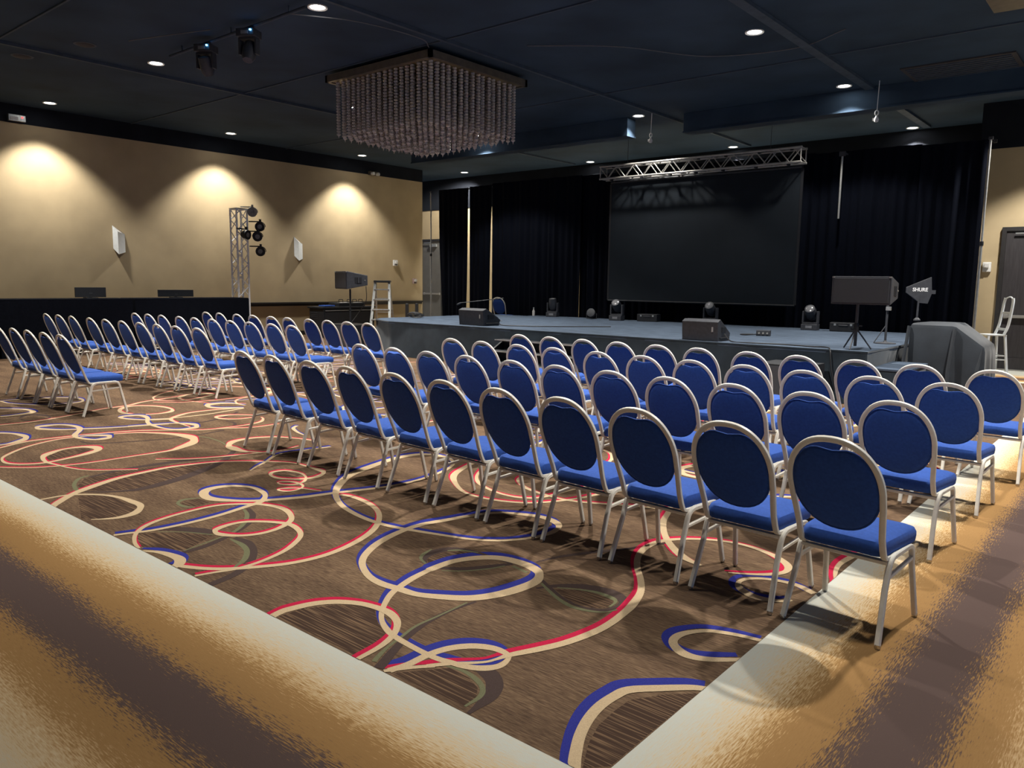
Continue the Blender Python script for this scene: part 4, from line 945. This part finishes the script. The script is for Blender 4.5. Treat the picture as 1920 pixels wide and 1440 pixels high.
# ================================================================== stage left: desk, speaker, ladder
dk = thing('equipment_desk', 'black equipment desk against the tan wall', 'desk', (-18.75, 14.42, 0))
MB().box((0, 0, 0.43), (0.66, 1.86, 0.80)).build('body', 'black', dk, bevel=0.01)
MB().box((0, 0, 0.86), (0.74, 1.95, 0.05)).build('top', 'black', dk, bevel=0.008)
for k, y in enumerate((-0.46, 0.46)):
    d_ = MB().box((0.338, y, 0.40), (0.02, 0.86, 0.66)).build('door', 'black', dk, bevel=0.006)
    MB().box((0.355, y, 0.775), (0.02, 0.82, 0.02)).build('handle_rail', 'alu_dim', d_)
for k in range(4): MB().box((-0.1, -0.935, 0.55 + k * 0.05), (0.3, 0.01, 0.015)).build('vent_slot', 'dark', dk)
eq = thing('mixer_case', 'low black mixer case with handles on the desk', 'case', (-18.7, 14.55, 0.886))
MB().box((0, 0, 0.05), (0.5, 0.95, 0.10)).build('case', 'black', eq, bevel=0.01)
for y in (-0.3, 0.0, 0.2, 0.42): MB().tube(fillet([(0.1, y - 0.07, 0.1), (0.1, y - 0.07, 0.2), (0.1, y + 0.07, 0.2), (0.1, y + 0.07, 0.1)], 0.02), 0.01, 5).build('handle', 'black', eq)
MB().box((0.12, -0.2, 0.108), (0.2, 0.3, 0.012)).box((0.12, 0.3, 0.108), (0.18, 0.2, 0.014)).build('fader_panel', 'paper', eq)
tag(MB().box((0, 0, 0.02), (0.3, 0.36, 0.04)).build('folded_cloth', 'fabric', None, bevel=0.012, loc=(-18.6, 13.75, 0.888)), 'folded blue cloth on the left end of the desk', 'cloth')
def sub(name, label, x, y, w, d, h, rz=0, casters=False, m='black'):
    t = thing(name, label, 'subwoofer', (x, y, 0), rz)
    z0 = 0.09 if casters else 0.02
    MB().box((0, 0, z0 + (h - z0) / 2), (w, d, h - z0)).build('cabinet', m, t, bevel=0.012)
    MB().box((0, -d / 2 - 0.006, z0 + (h - z0) / 2), (w - 0.06, 0.012, h - z0 - 0.06)).build('grille', 'grille', t)
    MB().box((w / 2 + 0.004, 0, h * 0.62), (0.01, 0.16, 0.08)).build('side_handle', 'dark', t)
    for sx in (-1, 1):
        for sy in (-1, 1):
            if casters:
                MB().lathe([(0, -0.02), (0.045, -0.02), (0.045, 0.02), (0, 0.02)], 10, Matrix.Translation((sx * (w / 2 - 0.1), sy * (d / 2 - 0.1), 0.045)) @ Matrix.Rotation(PI / 2, 4, 'X')).build('caster', 'dark', t)
            else: MB().lathe([(0.02, 0), (0.02, 0.022)], 8, Matrix.Translation((sx * (w / 2 - 0.08), sy * (d / 2 - 0.08), 0))).build('foot', 'dark', t)
    return t
sub('subwoofer', 'black subwoofer on casters at the left corner of the stage', -14.28, 11.20, 0.84, 0.70, 0.66, 0, True)
sub('subwoofer', 'black subwoofer in front of the stage near its right corner', -4.05, 10.98, 0.72, 0.66, 0.57)
bx = thing('step_box', 'dark grey step box beside the right end of the stage', 'step box', (-2.88, 12.05, 0), math.radians(2))
MB().box((0, 0, 0.26), (0.44, 1.3, 0.52)).build('body', 'skirt', bx, bevel=0.01)
MB().box((0, 0, 0.53), (0.48, 1.34, 0.03)).build('tread', 'stage', bx, bevel=0.006)
def loudspeaker(label, loc, rz, w=0.80, d=0.5, h=0.40):
    t = thing('loudspeaker', label, 'loudspeaker', loc, rz, 'pole-mounted loudspeakers')
    def tp(p):
        k = 1.0 if p.y < 0 else 0.55
        return Vector((p.x * (1.0 if p.y < 0 else 0.92), p.y, p.z * k))
    cabm = MB().box((0, 0, 0), (w, d, h), None, tp).build('cabinet', 'dark', t, bevel=0.012)
    MB().box((0, -d / 2 - 0.006, 0), (w - 0.05, 0.014, h - 0.05)).build('front_grille', 'grille', t, bevel=0.004)
    MB().box((w / 2 - 0.012, 0.02, 0), (0.012, 0.16, 0.13)).build('handle_recess', 'black', cabm)
    MB().box((w / 2 - 0.002, 0.02, 0), (0.012, 0.03, 0.12)).build('handle_grip', 'dark', cabm)
    MB().lathe([(0, 0), (0.013, 0), (0.013, 0.01), (0, 0.01)], 8, Matrix.Translation((w / 2 - 0.025, 0.18, 0.0)) @ Matrix.Rotation(PI / 2, 4, 'Y')).build('rigging_pin', 'alu', cabm)
    for x in (-1, 1): MB().box((x * (w / 2 - 0.02), -d / 2 - 0.006, h / 2 - 0.015), (0.03, 0.016, 0.02)).build('grille_screw', 'alu', t)
    return t
sp = thing('speaker_pole', 'thin black speaker pole standing on the left subwoofer', 'pole', (-14.30, 11.22, 0.66))
MB().tube([(0, 0, 0), (0, 0, 0.79)], 0.02, 8).build('tube', 'black', sp, True)
MB().lathe([(0.05, 0), (0.05, 0.012), (0.022, 0.03)], 12).build('socket', 'black', sp, True)
loudspeaker('black loudspeaker on a pole left of the stage', (-14.30, 11.26, 1.65), math.radians(-18.5))
tag(MB().tube(spline([(-14.02, 11.45, 1.52), (-14.2, 11.6, 1.2), (-14.45, 11.62, 0.95), (-14.5, 11.4, 0.675)], 6), 0.008, 5).build('speaker_cable', 'cable', None, True), 'thin black cable dangling from the left loudspeaker', 'cable')
def tripod_stand(label, loc, h, rz=0):
    t = thing('speaker_stand', label, 'stand', loc, rz)
    MB().tube([(0, 0, 0.05), (0, 0, h)], 0.022, 8).build('pole', 'dark', t, True)
    MB().lathe([(0.03, -0.06), (0.036, -0.03), (0.036, 0.05), (0.028, 0.06)], 10, Matrix.Translation((0, 0, 0.32))).build('collar', 'black', t, True)
    MB().tube([(0.03, 0, 0.34), (0.075, 0, 0.34)], 0.014, 6).tube([(-0.03, 0, 0.29), (-0.07, 0, 0.29)], 0.012, 6).build('locking_knob', 'black', t)
    for k in range(3):
        a = 2 * PI * k / 3 + 0.5
        MB().tube([(0.02 * math.cos(a), 0.02 * math.sin(a), 0.28), (0.22 * math.cos(a), 0.22 * math.sin(a), 0.012)], 0.011, 6).build('leg', 'dark', t, True)
    return t
tripod_stand('dark speaker stand at the right front corner of the stage', (-3.42, 11.72, ZS), 0.66)
loudspeaker('dark loudspeaker on a stand at the right corner of the stage', (-3.36, 11.85, 1.605), 0.0)
ms = thing('light_stand', 'slim dark stand with clamp behind the right loudspeaker', 'stand', (-3.44, 13.35, ZS))
MB().tube([(0, 0, 0.02), (0, 0, 0.62)], 0.018, 8).build('pole', 'dark', ms, True)
MB().lathe([(0.16, 0), (0.16, 0.012), (0.03, 0.03), (0.018, 0.05)], 16).build('base', 'dark', ms, True)
MB().box((0.02, -0.02, 0.56), (0.07, 0.05, 0.06)).build('clamp', 'alu_dim', ms)
MB().tube([(0, 0, 0.30), (-0.14, -0.12, 0.01)], 0.008, 5).build('brace_leg', 'dark', ms)

ld = thing('step_ladder', 'aluminium step ladder standing behind the left end of the stage', 'ladder', (-17.10, 14.55, 0), math.radians(38))
for sx in (-1, 1):
    MB().sweep([(sx * 0.20, 0.0, 1.60), (sx * 0.29, -0.42, 0.0)], [(0.014, 0.035), (-0.014, 0.035), (-0.014, -0.035), (0.014, -0.035)], up=Vector((1, 0, 0))).build('front_rail', 'alu_dim', ld)
    MB().sweep([(sx * 0.19, 0.05, 1.58), (sx * 0.27, 0.50, 0.0)], [(0.012, 0.025), (-0.012, 0.025), (-0.012, -0.025), (0.012, -0.025)], up=Vector((1, 0, 0))).build('rear_rail', 'alu_dim', ld)
for k in range(5):
    z = 0.28 + k * 0.28; u = 1 - z / 1.60
    MB().box((0, -0.42 * u - 0.01, z), (0.40 + 0.18 * u, 0.085, 0.035)).build('step', 'alu_dim', ld, bevel=0.004)
for k in range(3):
    z = 0.35 + k * 0.4; u = 1 - z / 1.58
    MB().tube([(-0.19 - 0.08 * u, 0.05 + 0.45 * u, z), (0.19 + 0.08 * u, 0.05 + 0.45 * u, z)], 0.012, 6).build('rear_brace', 'alu_dim', ld)
MB().box((0, 0.03, 1.625), (0.46, 0.22, 0.06)).build('top_cap', 'dark', ld, bevel=0.012)
for sx in (-1, 1): MB().box((sx * 0.245, 0.03, 0.82), (0.012, 0.55, 0.02)).build('spreader', 'alu', ld)
for y, lab in ((17.66, 'left of two short dark posts by the tan wall'), (18.10, 'right of two short dark posts by the tan wall')):
    t = thing('stanchion_post', lab, 'post', (-19.5, y, 0), 0, 'dark posts by the wall')
    MB().tube([(0, 0, 0.02), (0, 0, 0.86)], 0.06, 12).build('post', 'dark', t, True)
    MB().lathe([(0.16, 0), (0.16, 0.02), (0.07, 0.05)], 16).build('base', 'dark', t, True)
    MB().lathe([(0.06, 0.86), (0.065, 0.88), (0.04, 0.91), (0, 0.915)], 12).build('cap', 'dark', t, True)
cc = thing('cable_coil', 'coil of black cable on the left edge of the stage', 'cable', (-14.1, 13.05, ZS + 0.012))
for k in range(4):
    MB().tube([(0.19 * math.cos(a) + 0.02 * math.cos(k), 0.16 * math.sin(a) + 0.02 * math.sin(k * 2), 0.02 + 0.025 * k + 0.02 * math.sin(a * 2 + k)) for a in [2 * PI * i / 20 for i in range(20)]], 0.014, 6, True).build('loop', 'cable', cc, True)

# ================================================================== on the stage
def wedge(label, x, y, rz, w=0.66):
    t = thing('stage_monitor', label, 'stage monitor', (x, y, ZS), rz, 'wedge monitors at the front of the stage')
    P = [(-w / 2, -0.20, 0.0), (w / 2, -0.20, 0), (w / 2, 0.24, 0), (-w / 2, 0.24, 0), (-w / 2, -0.23, 0.31), (w / 2, -0.23, 0.31), (w / 2, -0.13, 0.35), (-w / 2, -0.13, 0.35), (w / 2, 0.28, 0.12), (-w / 2, 0.28, 0.12)]
    MB().add(P, [(0, 1, 2, 3), (0, 1, 5, 4), (4, 5, 6, 7), (7, 6, 8, 9), (9, 8, 2, 3), (1, 2, 8, 6, 5), (0, 4, 7, 9, 3)]).build('cabinet', 'dark', t, bevel=0.01)
    MB().add([(-w / 2 + 0.04, -0.10, 0.342), (w / 2 - 0.04, -0.10, 0.342), (w / 2 - 0.04, 0.26, 0.142), (-w / 2 + 0.04, 0.26, 0.142), (-w / 2 + 0.04, -0.095, 0.352), (w / 2 - 0.04, -0.095, 0.352), (w / 2 - 0.04, 0.265, 0.152), (-w / 2 + 0.04, 0.265, 0.152)],
             [(0, 1, 2, 3), (4, 5, 6, 7), (0, 1, 5, 4), (1, 2, 6, 5), (2, 3, 7, 6), (3, 0, 4, 7)]).build('grille', 'grille', t)
    MB().box((w / 2 - 0.09, -0.222, 0.19), (0.03, 0.02, 0.08)).build('rear_handle', 'alu_dim', t)
    MB().box((w / 2 + 0.004, 0.0, 0.18), (0.012, 0.16, 0.09)).build('side_handle', 'black', t)
    for sx in (-1, 1): MB().tube([(sx * (w / 2 + 0.012), -0.15, 0.05), (sx * (w / 2 + 0.012), 0.2, 0.05)], 0.012, 6).build('side_bumper', 'black', t)
wedge('black wedge monitor at the left front of the stage', -11.0, 11.95, math.radians(-4), 0.74)
wedge('black wedge monitor at the right front of the stage', -5.76, 11.72, math.radians(2), 0.62)
for x, y, rz, ti, s_, lab in [(-12.55, 16.55, 0.3, 0.2, 1.0, 'moving head light on the stage left of the screen'), (-10.35, 16.25, 0.2, 0.9, 1.05, 'moving head light on the stage below the left of the screen'),
                              (-7.9, 16.3, 0.1, 0.9, 1.05, 'moving head light on the stage below the right of the screen'), (-5.65, 16.25, 0.1, 0.9, 1.05, 'moving head light on the stage right of the screen')]:
    moving_head(lab, (x, y, ZS), rz, True, ti, s_, False, m='dark')
pr = thing('floor_par_light', 'low dark par light on the stage between two moving heads', 'stage light', (-11.2, 16.4, ZS), 0.3)
MB().lathe([(0, -0.10), (0.07, -0.10), (0.10, -0.04), (0.11, 0.08), (0.10, 0.085)], 14, Matrix.Translation((0, 0, 0.14)) @ Matrix.Rotation(PI / 2 - 0.3, 4, 'X')).build('can_body', 'dark', pr, True)
MB().lathe([(0.10, 0.08), (0, 0.085)], 14, Matrix.Translation((0, 0, 0.14)) @ Matrix.Rotation(PI / 2 - 0.3, 4, 'X')).build('lens', 'lens', pr, True)
MB().tube([(-0.13, 0, 0.14), (-0.13, 0, 0.012), (0.13, 0, 0.012), (0.13, 0, 0.14)], 0.012, 6).build('yoke', 'dark', pr)
for i, (x, y, lab) in enumerate(((-5.0, 16.3, 'small dark case on the stage right of the last moving head'), (-9.6, 16.5, 'small dark case on the stage below the screen'))):
    t = thing('accessory_case', lab, 'case', (x, y, ZS), 0.2)
    MB().box((0, 0, 0.09), (0.5, 0.3, 0.18)).build('case', 'black', t, bevel=0.015)
    MB().tube(fillet([(-0.08, -0.15, 0.13), (-0.08, -0.18, 0.13), (0.08, -0.18, 0.13), (0.08, -0.15, 0.13)], 0.02), 0.008, 5).build('handle', 'dark', t)
    for k in (-0.15, 0.15): MB().box((k, -0.152, 0.14), (0.04, 0.01, 0.04)).build('latch', 'alu_dim', t)
sb = thing('stage_box', 'small connector box with cables on the right of the stage', 'box', (-5.55, 13.6, ZS), 0.3)
MB().box((0, 0, 0.05), (0.24, 0.18, 0.10)).build('box', 'dark', sb, bevel=0.01)
for k in range(3): MB().lathe([(0.018, 0), (0.018, 0.02), (0, 0.02)], 8, Matrix.Translation((-0.07 + 0.07 * k, -0.09, 0.05)) @ Matrix.Rotation(PI / 2, 4, 'X')).build('socket', 'alu', sb)
MB().tube(spline([(-0.1, -0.1, 0.03), (-0.3, -0.15, 0.012), (-0.4, 0.05, 0.012), (-0.2, 0.2, 0.012)], 6), 0.009, 5).build('cable_tail', 'cable', sb, True)
bo = thing('water_bottle', 'small bottle standing by the curtain on the stage', 'bottle', (-13.2, 16.55, ZS))
MB().lathe([(0, 0), (0.035, 0), (0.036, 0.13), (0.015, 0.17), (0.014, 0.2)], 12).build('bottle_body', 'paper', bo, True)
MB().lathe([(0.017, 0.2), (0.017, 0.225), (0, 0.225)], 10).build('cap', 'white', bo, True)
mic = thing('boom_stand', 'black microphone boom stand behind the left wedge monitor', 'microphone stand', (-11.95, 13.45, ZS))
MB().tube([(0, 0, 0.02), (0, 0, 0.50)], 0.012, 8).build('upright', 'black', mic, True)
MB().tube([(-0.75, -0.25, 0.40), (0.25, 0.10, 0.53)], 0.010, 6).build('boom_arm', 'black', mic, True)
MB().lathe([(0.012, 0), (0.02, 0.03), (0.024, 0.10), (0.016, 0.14), (0, 0.145)], 10, Matrix.Translation((-0.75, -0.25, 0.40)) @ Matrix.Rotation(-1.9, 4, 'Y')).build('microphone', 'dark', mic, True)
for k in range(3):
    a = 2 * PI * k / 3
    MB().tube([(0, 0, 0.06), (0.3 * math.cos(a), 0.3 * math.sin(a), 0.01)], 0.008, 5).build('leg', 'black', mic)
for P, lab in (([(-5.42, 11.70, ZS + .12), (-5.25, 11.62, ZS + .012), (-4.9, 11.58, ZS + .012), (-4.5, 11.68, ZS + .012), (-4.0, 11.62, ZS + .012), (-3.75, 11.52, ZS + .02), (-3.66, 11.40, ZS - .02), (-3.62, 11.36, 0.5), (-3.55, 11.38, 0.2)], 'black cable along the stage front and over its edge'),
               ([(-10.52, 12.06, ZS + .05), (-10.38, 12.12, ZS + .012), (-9.6, 12.6, ZS + .012), (-8.8, 13.6, ZS + .012)], 'black cable trailing from the left wedge monitor')):
    tag(MB().tube(spline(P, 7), 0.010, 5).build('stage_cable', 'cable', None, True), lab, 'cable')

# ================================================================== covered console and antenna
cv = thing('covered_console', 'bulky object under a dark grey dust cover right of the stage', 'covered equipment', (-2.49, 13.35, 0), math.radians(0))
def ring(sx, sy, zf_, amp, n=56, off=(0, 0)):
    out = []
    for i in range(n):
        a = 2 * PI * i / n; c, s = math.cos(a), math.sin(a)
        k = 1 / max(abs(c), abs(s)) ** 0.86
        f_ = 1 + amp * math.sin(i * 2 * PI / n * 11 + 0.8 * math.sin(a * 3))
        x, y = sx * c * k * f_ + off[0], sy * s * k * f_ + off[1]
        out.append((x, y, zf_(x, y) if callable(zf_) else zf_))
    return out
topz = lambda x, y: max(0.80, min(1.20, 1.12 - 0.75 * max(0, x - 0.10) - 0.10 * max(0, -y - 0.25)))
rs = [ring(0.54, 0.46, 0.005, 0.045), ring(0.555, 0.455, 0.3, 0.035), ring(0.545, 0.445, 0.60, 0.02), ring(0.535, 0.435, lambda x, y: topz(x, y) - 0.06, 0.006), ring(0.515, 0.415, lambda x, y: topz(x, y) - 0.005, 0.0), ring(0.40, 0.32, lambda x, y: topz(x, y) + 0.01, 0), ring(0.18, 0.14, lambda x, y: topz(x, y) + 0.02, 0)]
n = 56; vs = [p for r_ in rs for p in r_]; fs = [tuple(range((len(rs) - 1) * n, len(rs) * n))]
for j in range(len(rs) - 1):
    for i in range(n): fs.append((j * n + i, j * n + (i + 1) % n, (j + 1) * n + (i + 1) % n, (j + 1) * n + i))
MB().add(vs, fs).build('dust_cover', 'cover', cv, True)
for k, (x, y) in enumerate(((-0.5, -0.44), (0.12, -0.46), (0.48, -0.40))):
    MB().sweep([(x - 0.02, y + 0.01, topz(x, y) - 0.02), (x - 0.06, y - 0.05, 0.45), (x - 0.14 + 0.1 * k, y - 0.09, 0.03)], [(0.03, 0.012), (0, 0.03), (-0.03, 0.012), (0, -0.02)]).build('cover_fold', 'cover', cv, True)
an = thing('antenna_paddle', 'dark paddle antenna with white lettering above the covered console', 'antenna', (-3.02, 13.42, 1.14), math.radians(38))
MB().tube([(0, 0, 0.0), (0, 0, 0.36)], 0.016, 8).build('mount_stem', 'dark', an, True)
MB().lathe([(0.05, 0), (0.05, 0.02), (0.02, 0.05)], 12).build('foot', 'dark', an, True)
pb = MB(); poly = [(-0.20, 0.44), (-0.20, 0.52), (0.17, 0.68), (0.19, 0.48), (0.25, 0.48), (0.25, 0.42), (0.19, 0.42), (0.14, 0.27), (0.02, 0.28)]
pb.add([(x, -0.012, z) for x, z in poly] + [(x, 0.012, z) for x, z in poly], [tuple(range(9)), tuple(range(17, 8, -1))] + [(i, (i + 1) % 9, 9 + (i + 1) % 9, 9 + i) for i in range(9)])
pd = pb.build('paddle_board', 'dark', an)
tc = bpy.data.curves.new('lettering', 'FONT'); tc.body = 'SHURE'; tc.size = 0.078; tc.align_x = 'CENTER'; tc.extrude = 0.001; tc.offset = 0.002
to_ = bpy.data.objects.new('lettering', tc); COL.objects.link(to_); bpy.context.view_layer.update()
dg = bpy.context.evaluated_depsgraph_get(); me = bpy.data.meshes.new_from_object(to_.evaluated_get(dg)); bpy.data.objects.remove(to_)
me.materials.clear(); me.materials.append(M['label'])
lo = link('lettering', me, pd, (0.01, -0.0135, 0.46), (PI / 2, 0, 0))

# ================================================================== white metal bar stool by the door
bs = thing('bar_stool', 'white metal bar stool with back beside the dark door', 'stool', (-2.66, 18.05, 0), math.radians(-55))
MB().box((0, 0, 0.745), (0.36, 0.36, 0.03)).build('seat', 'steel_white', bs, bevel=0.012)
for sx in (-1, 1):
    for sy in (-1, 1):
        MB().sweep([(sx * 0.155, sy * 0.155, 0.735), (sx * 0.215, sy * 0.215, 0.0)], [(0.02, 0.02), (-0.02, 0.02), (-0.02, -0.02), (0.02, -0.02)]).build('leg', 'steel_white', bs)
for z, w_ in ((0.26, 0.196), (0.34, 0.19)):
    for a, b in (((-w_, -w_), (w_, -w_)), ((w_, -w_), (w_, w_)), ((w_, w_), (-w_, w_)), ((-w_, w_), (-w_, -w_))):
        MB().tube([(a[0], a[1], z), (b[0], b[1], z)], 0.009, 6).build('foot_rail', 'steel_white', bs)
for sx in (-1, 1):
    MB().sweep(spline([(sx * 0.165, 0.12, 0.75), (sx * 0.17, 0.19, 0.95), (sx * 0.165, 0.24, 1.35), (sx * 0.14, 0.25, 1.47)], 4), [(0.012, 0.035), (-0.012, 0.035), (-0.012, -0.035), (0.012, -0.035)], up=Vector((1, 0, 0))).build('back_upright', 'steel_white', bs, True)
for z, y in ((1.18, 0.225), (0.86, 0.165)): MB().box((0, y, z), (0.32, 0.016, 0.05)).build('back_slat', 'steel_white', bs, bevel=0.004)
MB().tube(spline([(-0.14, 0.25, 1.46), (0, 0.262, 1.50), (0.14, 0.25, 1.46)], 5), 0.014, 6).build('top_rail', 'steel_white', bs, True)
tag(MB().box((0, 0, 0.27), (0.4, 0.4, 0.54)).box((0, 0, 0.555), (0.44, 0.44, 0.03)).build('low_table', 'dark', None, bevel=0.01, loc=(-2.95, 18.45, 0)), 'small dark table behind the white bar stool', 'table')
